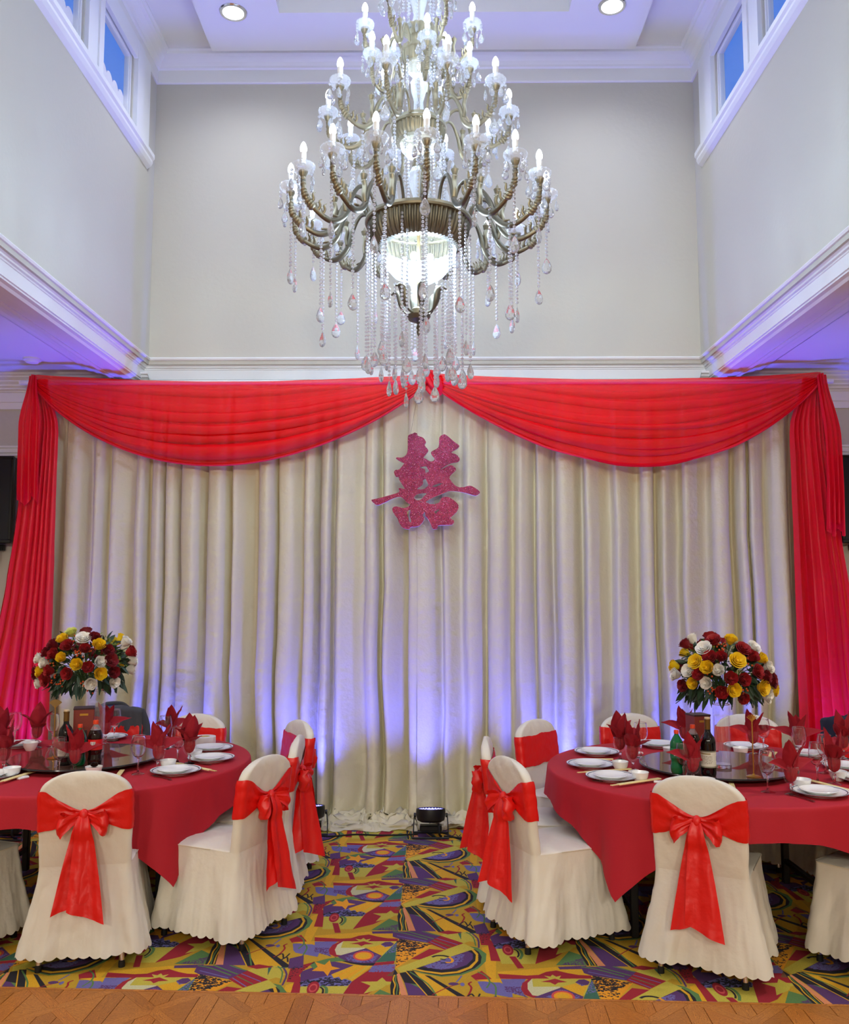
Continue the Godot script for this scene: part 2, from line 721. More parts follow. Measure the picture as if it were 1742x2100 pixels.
func glitter_maps() -> Array:
	var side := 512
	var col := Image.create_empty(side, side, false, Image.FORMAT_RGB8)
	var nor := Image.create_empty(side, side, false, Image.FORMAT_RGB8)
	var r := RandomNumberGenerator.new()
	r.seed = 77
	col.fill(Color8(120, 8, 54))
	nor.fill(Color(0.5, 0.5, 1.0))
	for k in 34000:
		var x := r.randi_range(0, side - 4)
		var y := r.randi_range(0, side - 4)
		var w := r.randi_range(2, 4)
		var c := Color.from_hsv(fposmod(r.randf_range(0.88, 1.0), 1.0), r.randf_range(0.85, 1.0), r.randf_range(0.22, 0.75))
		if r.randf() < 0.03:
			c = Color(1.0, 0.85, 0.9)
		col.fill_rect(Rect2i(x, y, w, w), c)
		var d := Vector3(r.randfn(0.0, 0.35), r.randfn(0.0, 0.35), 1.0).normalized()
		nor.fill_rect(Rect2i(x, y, w, w), Color(0.5 + 0.5 * d.x, 0.5 + 0.5 * d.y, 0.5 + 0.5 * d.z))
	return [ImageTexture.create_from_image(col), ImageTexture.create_from_image(nor)]


# bottle labels: bands, a barcode, an unreadably small print
func label_paper(base: Color, bands: Array, barcode: Rect2i, print_lines: int, ink: Color, s: int) -> ImageTexture:
	var im := Image.create_empty(256, 128, false, Image.FORMAT_RGB8)
	im.fill(base)
	for b in bands:
		im.fill_rect(b[0], b[1])
	var r := RandomNumberGenerator.new()
	r.seed = s
	for k in print_lines:
		var x := 20
		while x < 118:
			var w := r.randi_range(3, 11)
			im.fill_rect(Rect2i(x, 40 + k * 9, w, 3), ink)
			x += w + 3
	if barcode.size.x > 0:
		im.fill_rect(barcode.grow(3), Color.WHITE)
		var x := barcode.position.x
		while x < barcode.end.x:
			var w := r.randi_range(1, 3)
			im.fill_rect(Rect2i(x, barcode.position.y, w, barcode.size.y), Color(0.05, 0.05, 0.05))
			x += w + r.randi_range(1, 3)
	return ImageTexture.create_from_image(im)


func make_materials() -> void:
	var weave := noise_texture(0.06, 3, true, 6.0, 512, 3)
	var crumple := noise_texture(0.012, 4, true, 14.0, 512, 8)
	var plaster := noise_texture(0.03, 4, true, 2.0, 512, 12)
	M.wall = bumpy(mt(Color8(200, 197, 181), 0.85), plaster, 0.25, 1.2)
	M.white = mt(Color8(236, 236, 232), 0.5)
	M.ceiling = mt(Color8(234, 233, 226), 0.9)
	M.frame = mt(Color8(238, 240, 240), 0.45)
	M.pane = glass(0.04)
	M.pane.metallic_specular = 0.22
	M.snow = mt(Color8(235, 235, 245), 0.9)
	M.carpet = mt(Color.WHITE, 0.95)
	M.carpet.albedo_texture = carpet_pattern()
	M.carpet.uv1_triplanar = true
	M.carpet.uv1_world_triplanar = true
	M.carpet.uv1_scale = Vector3(1.0 / TILE_X, 1.0, 1.0 / TILE_Z)
	M.sub = mt(Color8(60, 45, 30), 0.9)
	M.wood = []
	var grain := wood_grain()
	for k in 4:
		var w := mt([Color(1, 1, 1), Color(0.95, 0.94, 0.92), Color(1, 0.97, 0.92), Color(0.91, 0.89, 0.87)][k], 0.42)
		w.albedo_texture = grain
		M.wood.append(w)
	M.curtain = cloth(bumpy(mt(Color8(206, 197, 162), 0.42), crumple, 0.35, 1.6), 0.3)
	M.sheer = cloth(mt(Color(0.96, 0.04, 0.08, 0.85), 0.7), 0.02)
	M.sheer.metallic_specular = 0.25
	M.sheer.transparency = BaseMaterial3D.TRANSPARENCY_ALPHA
	M.sheer.backlight_enabled = true
	M.sheer.backlight = Color(0.6, 0.05, 0.05)
	M.drape = cloth(bumpy(mt(Color(0.93, 0.04, 0.14, 0.96), 0.5), crumple, 0.2, 1.3), 0.06)
	M.drape.transparency = BaseMaterial3D.TRANSPARENCY_ALPHA
	M.drape.backlight_enabled = true
	M.drape.backlight = Color(0.4, 0.04, 0.05)
	M.table_cloth = cloth(bumpy(mt(Color8(176, 8, 32), 0.75), weave, 0.15, 6.0), 0.08)
	M.napkin = cloth(bumpy(mt(Color8(152, 4, 26), 0.8), weave, 0.2, 8.0), 0.08)
	M.cover = cloth(bumpy(mt(Color8(224, 219, 204), 0.55), crumple, 0.16, 1.6), 0.3)
	M.piping = mt(Color8(222, 214, 192), 0.6)
	M.sash = cloth(bumpy(mt(Color8(222, 18, 12), 0.40), crumple, 0.2, 2.2), 0.06)
	M.jacket = cloth(bumpy(mt(Color8(70, 71, 74), 0.85), weave, 0.3, 10.0), 0.2)
	M.navy = cloth(mt(Color8(22, 28, 48), 0.8), 0.2)
	M.chrome = mt(Color(0.85, 0.85, 0.86), 0.15, 1.0)
	M.rubber = mt(Color(0.03, 0.03, 0.03), 0.7)
	M.black = mt(Color(0.035, 0.035, 0.04), 0.45)
	M.gloss_black = mt(Color(0.012, 0.014, 0.025), 0.12)
	M.screen = mt(Color(0.012, 0.03, 0.10), 0.25)
	M.ply = mt(Color8(120, 90, 60), 0.7)
	M.susan = mt(Color8(120, 84, 74), 0.03)
	M.susan.metallic = 0.35
	M.susan.metallic_specular = 0.8
	M.susan_edge = mt(Color8(40, 44, 46), 0.15)
	M.china = mt(Color8(240, 240, 238), 0.15)
	M.rim_line = mt(Color8(120, 130, 145), 0.25, 0.4)
	M.glass = glass(0.012)
	M.glass.metallic_specular = 0.4
	M.stem = solid_glass()
	M.steel = mt(Color(0.62, 0.6, 0.58), 0.22, 1.0)
	M.sleeve = mt(Color8(232, 214, 150), 0.7)
	M.bamboo = mt(Color8(214, 186, 128), 0.6)
	M.brass = mt(Color8(150, 124, 78), 0.36, 0.85)
	M.gold = mt(Color8(206, 160, 70), 0.28, 0.9)
	M.antique = mt(Color8(142, 132, 106), 0.4, 0.75)
	M.antique_dark = mt(Color8(106, 99, 82), 0.4, 0.75)
	M.crystal = glass(0.26, Color(0.95, 0.975, 1.0))
	M.bowl_glass = glass(0.15, Color(0.82, 0.92, 1.0))
	M.cut = solid_glass(Color(0.97, 0.985, 1.0), 0.16)
	M.candle = mt(Color8(236, 236, 232), 0.5)
	M.bulb = glow(Color8(236, 244, 255), 7.0)
	M.lamp_disc = glow(Color8(245, 248, 255), 6.0)
	M.rose = [mt(Color8(150, 10, 18), 0.6), mt(Color8(236, 196, 12), 0.6), mt(Color8(238, 234, 224), 0.6), mt(Color8(118, 6, 20), 0.6), mt(Color8(214, 216, 120), 0.6)]
	for r in M.rose:
		cloth(r, 0.3)
	M.leaf = mt(Color8(34, 60, 34), 0.5)
	M.leaf_grey = mt(Color8(70, 96, 84), 0.55)
	M.fern = mt(Color8(104, 122, 26), 0.7)
	M.stalk = mt(Color8(60, 92, 40), 0.6)
	for l in [M.leaf, M.leaf_grey, M.fern]:
		l.cull_mode = BaseMaterial3D.CULL_DISABLED
	M.berry = mt(Color8(206, 84, 34), 0.35)
	M.water = glass(0.03, Color(0.9, 0.95, 0.95))
	M.wine = mt(Color8(5, 6, 9), 0.05)
	M.foil = mt(Color8(120, 92, 46), 0.35, 0.7)
	M.cork = mt(Color8(214, 190, 150), 0.6)
	M.green_plastic = mt(Color8(6, 96, 52), 0.1)
	M.cola = mt(Color8(26, 8, 6), 0.08)
	M.clear_plastic = glass(0.12)
	M.cap = mt(Color8(226, 66, 24), 0.4)
	M.box_red = mt(Color8(128, 44, 32), 0.35)
	M.box_dark = mt(Color8(52, 26, 22), 0.4)
	M.tape = mt(Color8(232, 230, 226), 0.6)
	M.foam = mt(Color8(236, 236, 240), 0.8)
	var gl := glitter_maps()
	M.glitter = mt(Color.WHITE, 0.28, 0.45)
	M.glitter.albedo_texture = gl[0]
	M.glitter.uv1_triplanar = true
	M.glitter.uv1_scale = Vector3.ONE * 2.6
	M.glitter.normal_enabled = true
	M.glitter.normal_texture = gl[1]
	M.label_wine = mt(Color.WHITE, 0.6)
	M.label_wine.albedo_texture = label_paper(Color8(206, 206, 190), [[Rect2i(0, 0, 256, 10), Color8(110, 112, 92)], [Rect2i(0, 118, 256, 10), Color8(120, 122, 100)], [Rect2i(30, 16, 80, 12), Color8(150, 140, 100)]], Rect2i(150, 40, 40, 40), 7, Color8(110, 104, 90), 3)
	M.label_green = mt(Color.WHITE, 0.4)
	M.label_green.albedo_texture = label_paper(Color8(14, 120, 70), [[Rect2i(60, 20, 60, 80), Color8(222, 228, 220)], [Rect2i(60, 60, 60, 14), Color8(190, 30, 40)], [Rect2i(190, 0, 40, 128), Color8(180, 200, 40)]], Rect2i(140, 30, 36, 50), 0, Color.BLACK, 4)
	M.label_cola = mt(Color.WHITE, 0.4)
	M.label_cola.albedo_texture = label_paper(Color8(206, 16, 20), [[Rect2i(20, 96, 70, 5), Color8(240, 230, 228)], [Rect2i(40, 104, 50, 4), Color8(240, 230, 228)]], Rect2i(128, 30, 26, 56), 5, Color8(120, 6, 10), 5)
	M.par_lens = glow(Color8(40, 40, 255), 1.6)
	M.par_dot = glow(Color8(150, 150, 255), 3.0)
	M.led = glow(Color8(120, 110, 255), 2.0)


# ------------------------------------------------------------------ the room
# a moulding round the three visible sides of the light well; profile of (distance outward from the wall, height)
func well_moulding(profile: Array, stop_back := -99.0) -> Geo:
	var g := Geo.new()
	for k in profile.size() - 1:
		var rows := []
		for q in 2:
			var p: Vector2 = profile[k + q]
			var back := maxf(-(7.0 + p.x), stop_back)
			rows.append([Vector3(-2.305 - p.x, p.y, 2.5 + p.x), Vector3(-2.305 - p.x, p.y, back), Vector3(2.19 + p.x, p.y, back), Vector3(2.19 + p.x, p.y, 2.5 + p.x), Vector3(-2.305 - p.x, p.y, 2.5 + p.x)])
		for c in 4:
			g.quad(rows[0][c], rows[0][c + 1], rows[1][c + 1], rows[1][c])
	return g


# a moulding run along x on a wall facing +z; profile of (distance out of the wall, height)
func run_x(profile: Array, x0: float, x1: float, z: float) -> Geo:
	var g := Geo.new()
	for k in profile.size() - 1:
		var a: Vector2 = profile[k]
		var b: Vector2 = profile[k + 1]
		g.quad(Vector3(x0, a.y, z + a.x), Vector3(x1, a.y, z + a.x), Vector3(x1, b.y, z + b.x), Vector3(x0, b.y, z + b.x))
	for x in [x0, x1]:
		var mid := Vector3(x, (profile[0].y + profile[-1].y) / 2, z)
		for k in profile.size() - 1:
			g.tri(mid, Vector3(x, profile[k].y, z + profile[k].x), Vector3(x, profile[k + 1].y, z + profile[k + 1].x))
	return g


func slab(lo: Vector3, hi: Vector3) -> Geo:
	return box(hi - lo, 0.0, (lo + hi) / 2).out() if lo + hi == Vector3.ZERO else Geo.new().add(box(hi - lo), Transform3D(Basis(), (lo + hi) / 2))


func build_room() -> void:
	# floor: carpet up to the slanted edge, parquet this side of it
	var base := struct("floor", slab(Vector3(-4.75, -0.15, -7.25), Vector3(4.75, -0.02, 4.35)), M.sub, "floor slab under carpet and parquet", "floor")
	var edge := func(x: float) -> float: return -3.9935 + 0.0384 * x
	M.carpet.uv1_offset = Vector3(0.2567, 0, 0.3172)
	struct("floor", prism(PackedVector2Array([Vector2(-4.6, -7.1), Vector2(4.6, -7.1), Vector2(4.6, edge.call(4.6)), Vector2(-4.6, edge.call(-4.6))]), -0.02, 0.004), M.carpet, "jazzy patterned carpet in gold, purple, red and black shapes", "carpet")
	parquet(edge)

	# walls
	struct("wall_back", slab(Vector3(-4.75, -0.02, -7.25), Vector3(4.75, 3.65, -7.1)), M.wall, "beige lower wall behind the curtain and screens", "wall")
	struct("wall_left", slab(Vector3(-4.75, -0.02, -7.1), Vector3(-4.6, 3.65, 4.2)), M.wall, "beige side wall beyond the left table", "wall")
	struct("wall_right", slab(Vector3(4.6, -0.02, -7.1), Vector3(4.75, 3.65, 4.2)), M.wall, "beige side wall beyond the right table", "wall")
	struct("wall_front", slab(Vector3(-4.75, -0.02, 4.2), Vector3(4.75, 3.65, 4.35)), M.wall, "beige wall at the near end of the hall", "wall")
	# the tall well above: back and front walls, and side walls pierced by three windows each
	struct("wall_upper_back", slab(Vector3(-2.46, 3.60, -7.15), Vector3(2.345, 6.3, -7.0)), M.wall, "tall plain beige wall above the red swags", "wall")
	struct("wall_upper_front", slab(Vector3(-2.46, 3.60, 2.5), Vector3(2.345, 6.3, 2.65)), M.wall, "upper beige wall at the near end of the well", "wall")
	for s in [-1.0, 1.0]:
		var x := -2.305 if s < 0 else 2.19
		var g := Geo.new()
		var lo := minf(x, x + 0.065 * s)
		var hi := maxf(x, x + 0.065 * s)
		g.add(slab(Vector3(lo, 3.60, -7.15), Vector3(hi, 5.27, 2.65)))
		g.add(slab(Vector3(lo, 5.90, -7.15), Vector3(hi, 6.3, 2.65)))
		var zs := [-7.15, -6.43, -5.79, -5.48, -4.84, -4.53, -3.89, 2.65]
		for k in [0, 2, 4, 6]:
			g.add(slab(Vector3(lo, 5.27, zs[k]), Vector3(hi, 5.90, zs[k + 1])))
		struct("wall_upper_left" if s < 0 else "wall_upper_right", g, M.wall, "tall beige side wall with high windows, %s the chandelier" % ("left of" if s < 0 else "right of"), "wall")
		for k in 3:
			clerestory(s, x, zs[1 + 2 * k], zs[2 + 2 * k], k)
		# continuous sill moulding under the windows, and head and end casings
		var sill := Geo.new()
		var prof := [Vector2(0, 5.17), Vector2(0.03, 5.19), Vector2(0.045, 5.215), Vector2(0.045, 5.235), Vector2(0.06, 5.25), Vector2(0.06, 5.285), Vector2(0.02, 5.295), Vector2(0.0, 5.295)]
		sill.add(run_x(prof, 0.0, 3.35, 0.0), Transform3D(Basis(Vector3.UP, -s * PI / 2), Vector3(x, 0, -6.82 if s > 0 else -3.47)))
		var sl := struct("trim_1" if s < 0 else "trim_2", sill, M.frame, "white moulded sill under the high %s windows" % ("left" if s < 0 else "right"), "moulding")
		for z in [[-6.78, -6.60, 0.022], [-6.60, -6.45, 0.034], [-5.77, -5.69, 0.03], [-5.69, -5.58, 0.018], [-5.58, -5.50, 0.03], [-4.82, -4.74, 0.03], [-4.74, -4.63, 0.018], [-4.63, -4.55, 0.03], [-3.87, -3.55, 0.03]]:
			obj("casing", slab(Vector3(minf(x, x - s * z[2]), 5.29, z[0]), Vector3(maxf(x, x - s * z[2]), 6.03, z[1])), M.frame, sl)
		for z in [[-6.45, -5.77], [-5.50, -4.82], [-4.55, -3.87]]:
			obj("head_casing", slab(Vector3(minf(x, x - s * 0.03), 5.88, z[0]), Vector3(maxf(x, x - s * 0.03), 6.03, z[1])), M.frame, sl)

	# crown moulding at the top of the well
	var crown := well_moulding([Vector2(0, 6.0), Vector2(-0.012, 6.0), Vector2(-0.016, 6.01), Vector2(-0.016, 6.115), Vector2(-0.03, 6.125), Vector2(-0.034, 6.14), Vector2(-0.05, 6.165), Vector2(-0.085, 6.195), Vector2(-0.11, 6.205), Vector2(-0.115, 6.225), Vector2(-0.13, 6.235), Vector2(-0.13, 6.26)])
	struct("trim_3", crown, M.white, "white crown moulding round the top of the well", "moulding")
	# beam edge at the foot of the well: bead, cove, bead, flat band, then the stepped soffit
	var beam := well_moulding([Vector2(0.0, 3.66), Vector2(-0.012, 3.655), Vector2(-0.02, 3.645), Vector2(-0.012, 3.632), Vector2(0.0, 3.63), Vector2(0.004, 3.615), Vector2(0.018, 3.60), Vector2(0.03, 3.592), Vector2(0.03, 3.58), Vector2(0.045, 3.578), Vector2(0.045, 3.568), Vector2(0.052, 3.566), Vector2(0.052, 3.486), Vector2(0.062, 3.484), Vector2(0.062, 3.474), Vector2(0.085, 3.468),
		Vector2(0.10, 3.455), Vector2(0.16, 3.455), Vector2(0.16, 3.465), Vector2(0.24, 3.47), Vector2(0.24, 3.462), Vector2(0.27, 3.462), Vector2(0.29, 3.478), Vector2(0.33, 3.495), Vector2(0.38, 3.503), Vector2(0.38, 3.512), Vector2(0.44, 3.516), Vector2(0.45, 3.53), Vector2(0.47, 3.53), Vector2(0.47, 3.56)], -7.1)
	struct("trim_4", beam, M.white, "white moulded beam edge round the foot of the well", "moulding")

	# lower ceilings on both sides and at the near end
	struct("ceiling", slab(Vector3(-4.75, 3.53, -7.1), Vector3(-2.76, 3.65, 4.35)), M.ceiling, "low white ceiling left of the well", "ceiling")
	struct("ceiling", slab(Vector3(2.645, 3.53, -7.1), Vector3(4.75, 3.65, 4.35)), M.ceiling, "low white ceiling right of the well", "ceiling")
	struct("ceiling", slab(Vector3(-2.76, 3.53, 2.95), Vector3(2.645, 3.65, 4.35)), M.ceiling, "low white ceiling at the near end of the well", "ceiling")
	# high ceiling, recess in its middle, and the dropped panel round it
	var top := Geo.new()
	for b in [[-2.46, -1.17, -7.15, 2.65], [1.063, 2.345, -7.15, 2.65], [-1.17, 1.063, -7.15, -6.285], [-1.17, 1.063, 1.6, 2.65]]:
		top.add(slab(Vector3(b[0], 6.25, b[2]), Vector3(b[1], 6.37, b[3])))
	top.add(slab(Vector3(-1.3, 6.45, -6.4), Vector3(1.2, 6.55, 1.75)))
	for b in [[-1.3, -1.17, -6.4, 1.75], [1.063, 1.2, -6.4, 1.75], [-1.17, 1.063, -6.4, -6.285], [-1.17, 1.063, 1.6, 1.75]]:
		top.add(slab(Vector3(b[0], 6.37, b[2]), Vector3(b[1], 6.45, b[3])))
	struct("ceiling", top, M.ceiling, "high ceiling of the well behind its dropped panel", "ceiling")
	var panel := Geo.new()
	for b in [[-1.775, -1.17, -6.73, 1.95], [1.063, 1.648, -6.73, 1.95], [-1.17, 1.063, -6.73, -6.285], [-1.17, 1.063, 1.5, 1.95]]:
		panel.add(slab(Vector3(b[0], 6.12, b[2]), Vector3(b[1], 6.17, b[3])))
	for b in [[-1.17, -1.15, -6.285, 1.5], [1.043, 1.063, -6.285, 1.5], [-1.15, 1.043, -6.285, -6.265], [-1.15, 1.043, 1.48, 1.5]]:
		panel.add(slab(Vector3(b[0], 6.12, b[2]), Vector3(b[1], 6.27, b[3])))
	struct("ceiling", panel, M.ceiling, "dropped white ceiling panel that holds the downlights", "ceiling")
	# plinth blocks that the panel hangs from
	for k in 6:
		var x: float = [-1.35, 1.24][k % 2]
		var z: float = [-6.5, -2.5, 1.7][k / 2]
		obj("hanger", slab(Vector3(x - 0.1, 6.17, z - 0.1), Vector3(x + 0.1, 6.25, z + 0.1)), M.white).set_meta("kind", "structure")

	# crown and rails on the lower back wall, either side of the curtain
	var low_crown := [Vector2(0, 3.25), Vector2(0.015, 3.25), Vector2(0.015, 3.305), Vector2(0.022, 3.31), Vector2(0.022, 3.385), Vector2(0.03, 3.39), Vector2(0.034, 3.40), Vector2(0.05, 3.41), Vector2(0.05, 3.42), Vector2(0.065, 3.435), Vector2(0.065, 3.445), Vector2(0.09, 3.465), Vector2(0.09, 3.475), Vector2(0.12, 3.495), Vector2(0.12, 3.505), Vector2(0.14, 3.515), Vector2(0.14, 3.53)]
	var rail := [Vector2(0, 2.865), Vector2(0.012, 2.865), Vector2(0.012, 2.885), Vector2(0.02, 2.89), Vector2(0.02, 2.925), Vector2(0.028, 2.93), Vector2(0.028, 2.945), Vector2(0.0, 2.95)]
	var dado := [Vector2(0, 0.86), Vector2(0.012, 0.862), Vector2(0.014, 0.90), Vector2(0.026, 0.91), Vector2(0.026, 0.94), Vector2(0.0, 0.955)]
	var skirt := [Vector2(0, 0.0), Vector2(0.018, 0.0), Vector2(0.018, 0.12), Vector2(0.008, 0.145), Vector2(0, 0.15)]
	for s in [[-4.6, -2.30, "left"], [2.18, 4.6, "right"]]:
		struct("trim_5" if s[2] == "left" else "trim_6", run_x(low_crown, s[0], s[1], -7.1), M.white, "stepped white crown moulding above the %s screen" % s[2], "moulding")
		struct("trim_7" if s[2] == "left" else "trim_8", run_x(rail, s[0], s[1], -7.1), M.white, "narrow white picture rail just above the %s screen" % s[2], "moulding")
		struct("trim_9" if s[2] == "left" else "trim_10", run_x(dado, s[0], s[1], -7.1), M.white, "white dado rail low on the wall at the %s" % s[2], "moulding")
		struct("baseboard_left" if s[2] == "left" else "baseboard_right", run_x(skirt, s[0], s[1], -7.1), M.white, "white skirting board at the %s of the curtain" % s[2], "skirting")


func clerestory(s: float, x: float, z0: float, z1: float, k: int) -> void:
	var side := "left" if s < 0 else "right"
	var o := Node3D.new()
	o.name = numbered("window_%d" % (k + 1 + (0 if s < 0 else 3)))
	add_child(o)
	o.set_meta("kind", "structure")
	tag(o, "high dusk-blue window in the %s wall, %s from the back corner" % [side, ["first", "second", "third"][k]], "window")
	var a := x + s * 0.012
	var f := Geo.new()
	for b in [[z0, z1, 5.27, 5.305], [z0, z1, 5.875, 5.90], [z0, z0 + 0.022, 5.305, 5.875], [z1 - 0.022, z1, 5.305, 5.875]]:
		f.add(slab(Vector3(minf(a, a + s * 0.05), b[2], b[0]), Vector3(maxf(a, a + s * 0.05), b[3], b[1])))
	for b in [[z0 + 0.022, z1 - 0.022, 5.305, 5.315], [z0 + 0.022, z1 - 0.022, 5.865, 5.875], [z0 + 0.022, z0 + 0.032, 5.315, 5.865], [z1 - 0.032, z1 - 0.022, 5.315, 5.865]]:
		f.add(slab(Vector3(minf(a + s * 0.012, a + s * 0.045), b[2], b[0]), Vector3(maxf(a + s * 0.012, a + s * 0.045), b[3], b[1])))
	obj("sash_frame", f, M.frame, o)
	obj("pane", slab(Vector3(minf(a + s * 0.024, a + s * 0.03), 5.315, z0 + 0.032), Vector3(maxf(a + s * 0.024, a + s * 0.03), 5.865, z1 - 0.032)), M.pane, o)
	if s < 0:                               # a scalloped ridge of snow lies on the ledge outside
		var top := PackedVector2Array([Vector2(z0 + 0.02, 0)])
		for q in 41:
			var u := q / 40.0
			top.append(Vector2(lerpf(z0 + 0.02, z1 - 0.02, u), 0.225 + 0.045 * absf(sin(u * PI * 5.0)) ** 0.6))
		top.append(Vector2(z1 - 0.02, 0))
		var g := prism(top, 0.0, 0.03)
		var o2 := obj("snow", Geo.new().add(g, Transform3D(Basis(Vector3(0, 0, 1), Vector3(1, 0, 0), Vector3(0, 1, 0)), Vector3(a - 0.075, 5.29, 0))), M.snow)
		o2.set_meta("kind", "stuff")
		tag(o2, "scalloped pale ridge of snow outside the %s high left window" % ["first", "second", "third"][k], "snow")


# parquet laid in diamonds: diagonal boards cross, each diamond holds an upright board between two side pieces
func parquet(edge: Callable) -> void:
	var o := obj("floor", prism(PackedVector2Array([Vector2(-4.6, edge.call(-4.6)), Vector2(4.6, edge.call(4.6)), Vector2(4.6, 4.2), Vector2(-4.6, 4.2)]), -0.02, -0.0015), M.wood[3])
	o.set_meta("kind", "structure")
	tag(o, "warm brown parquet dance floor at the near edge", "floor")
	var turn := Transform3D(Basis(Vector3.UP, -0.0384), Vector3(0.0, 0.0, -3.9935))
	# edging strip along the carpet
	var strip := prism(PackedVector2Array([Vector2(-2.6, 0.001), Vector2(2.6, 0.001), Vector2(2.6, 0.018), Vector2(-2.6, 0.018)]), -0.0015, 0.004)
	obj("edging", strip, M.wood[2], o, turn)
	var r := RandomNumberGenerator.new()
	r.seed = 21
	var p := 0.207                           # half a diamond
	var w := 0.036                           # half a diagonal board's width along x
	var gap := 0.0012
	var clip := PackedVector2Array([Vector2(-2.5, 0.0192), Vector2(2.5, 0.0192), Vector2(2.5, 0.75), Vector2(-2.5, 0.75)])
	for row in range(-1, 4):
		for col in range(-12, 13):
			if (row + col) % 2 != 0:
				continue
			var c := Vector2(col * p - 0.34, row * p - 0.02)
			var h := p - w * 1.0
			var b := 0.042
			var pieces := [
				[[Vector2(-b + gap, -(h - b)), Vector2(0, -h), Vector2(b - gap, -(h - b)), Vector2(b - gap, h - b), Vector2(0, h), Vector2(-b + gap, h - b)], 1],
				[[Vector2(-h, 0), Vector2(-b - gap, -(h - b - gap)), Vector2(-b - gap, h - b - gap)], 0],
				[[Vector2(h, 0), Vector2(b + gap, h - b - gap), Vector2(b + gap, -(h - b - gap))], 0],
				# the diagonal boards along this diamond's two lower edges, mitred where four of them meet
				[[Vector2(p, 0), Vector2(h, 0), Vector2(0, h), Vector2(0, p), Vector2(p - h, p), Vector2(p, p - h)], 2],
				[[Vector2(-p, 0), Vector2(-h, 0), Vector2(0, h), Vector2(0, p), Vector2(-(p - h), p), Vector2(-p, p - h)], 3]]
			for q in pieces:
				var poly := PackedVector2Array()
				for a in q[0]:
					poly.append(a + c)
				if Geometry2D.is_polygon_clockwise(poly):
					poly.reverse()
				var cuts := []
				for cut in Geometry2D.intersect_polygons(poly, clip):
					cuts.append_array(Geometry2D.offset_polygon(cut, -0.0004))
				for cut in cuts:
					if cut.size() < 3:
						continue
					var g := prism(cut, -0.0015, 0.0035 + r.randf_range(0.0, 0.0003))
					var ang: float = [0.0, PI / 2, PI / 4, -PI / 4][q[1]]
					var u0 := Vector2(r.randf() * 3.0, r.randf() * 3.0)
					for k in g.t.size():
						var a := Vector2(g.v[k].x, g.v[k].z).rotated(ang)
						g.t[k] = u0 + a * Vector2(1.6, 3.2)
					obj("plank", g, M.wood[r.randi_range(0, 3)], o, turn)


# ------------------------------------------------------------------ curtains and drapes
# the plan of a pleated cloth: irregular pleats between x0 and x1, z forward
func pleat_plan(x0: float, x1: float, s: int, w0: float, w1: float, deep: float) -> Array:
	var r := RandomNumberGenerator.new()
	r.seed = s
	var pts := []
	var x := x0
	var front := true
	while x < x1:
		var z := r.randf_range(0.0, 0.35) * deep if front else -r.randf_range(0.6, 1.0) * deep
		pts.append(Vector2(x, z))
		if front:                                # a flat face now and then, then a quick turn under
			var w := r.randf_range(w0, w1)
			if r.randf() < 0.6:
				pts.append(Vector2(x + w * 0.55, z + r.randf_range(-0.3, 0.25) * deep))
			x += w
		else:
			x += r.randf_range(w0 * 0.25, w0 * 0.7)
			if r.randf() < 0.35:                 # the fold laps over its neighbour
				x -= w0 * 0.32
		front = not front
	pts.append(Vector2(x1, 0))
	return smooth(pts, 5)


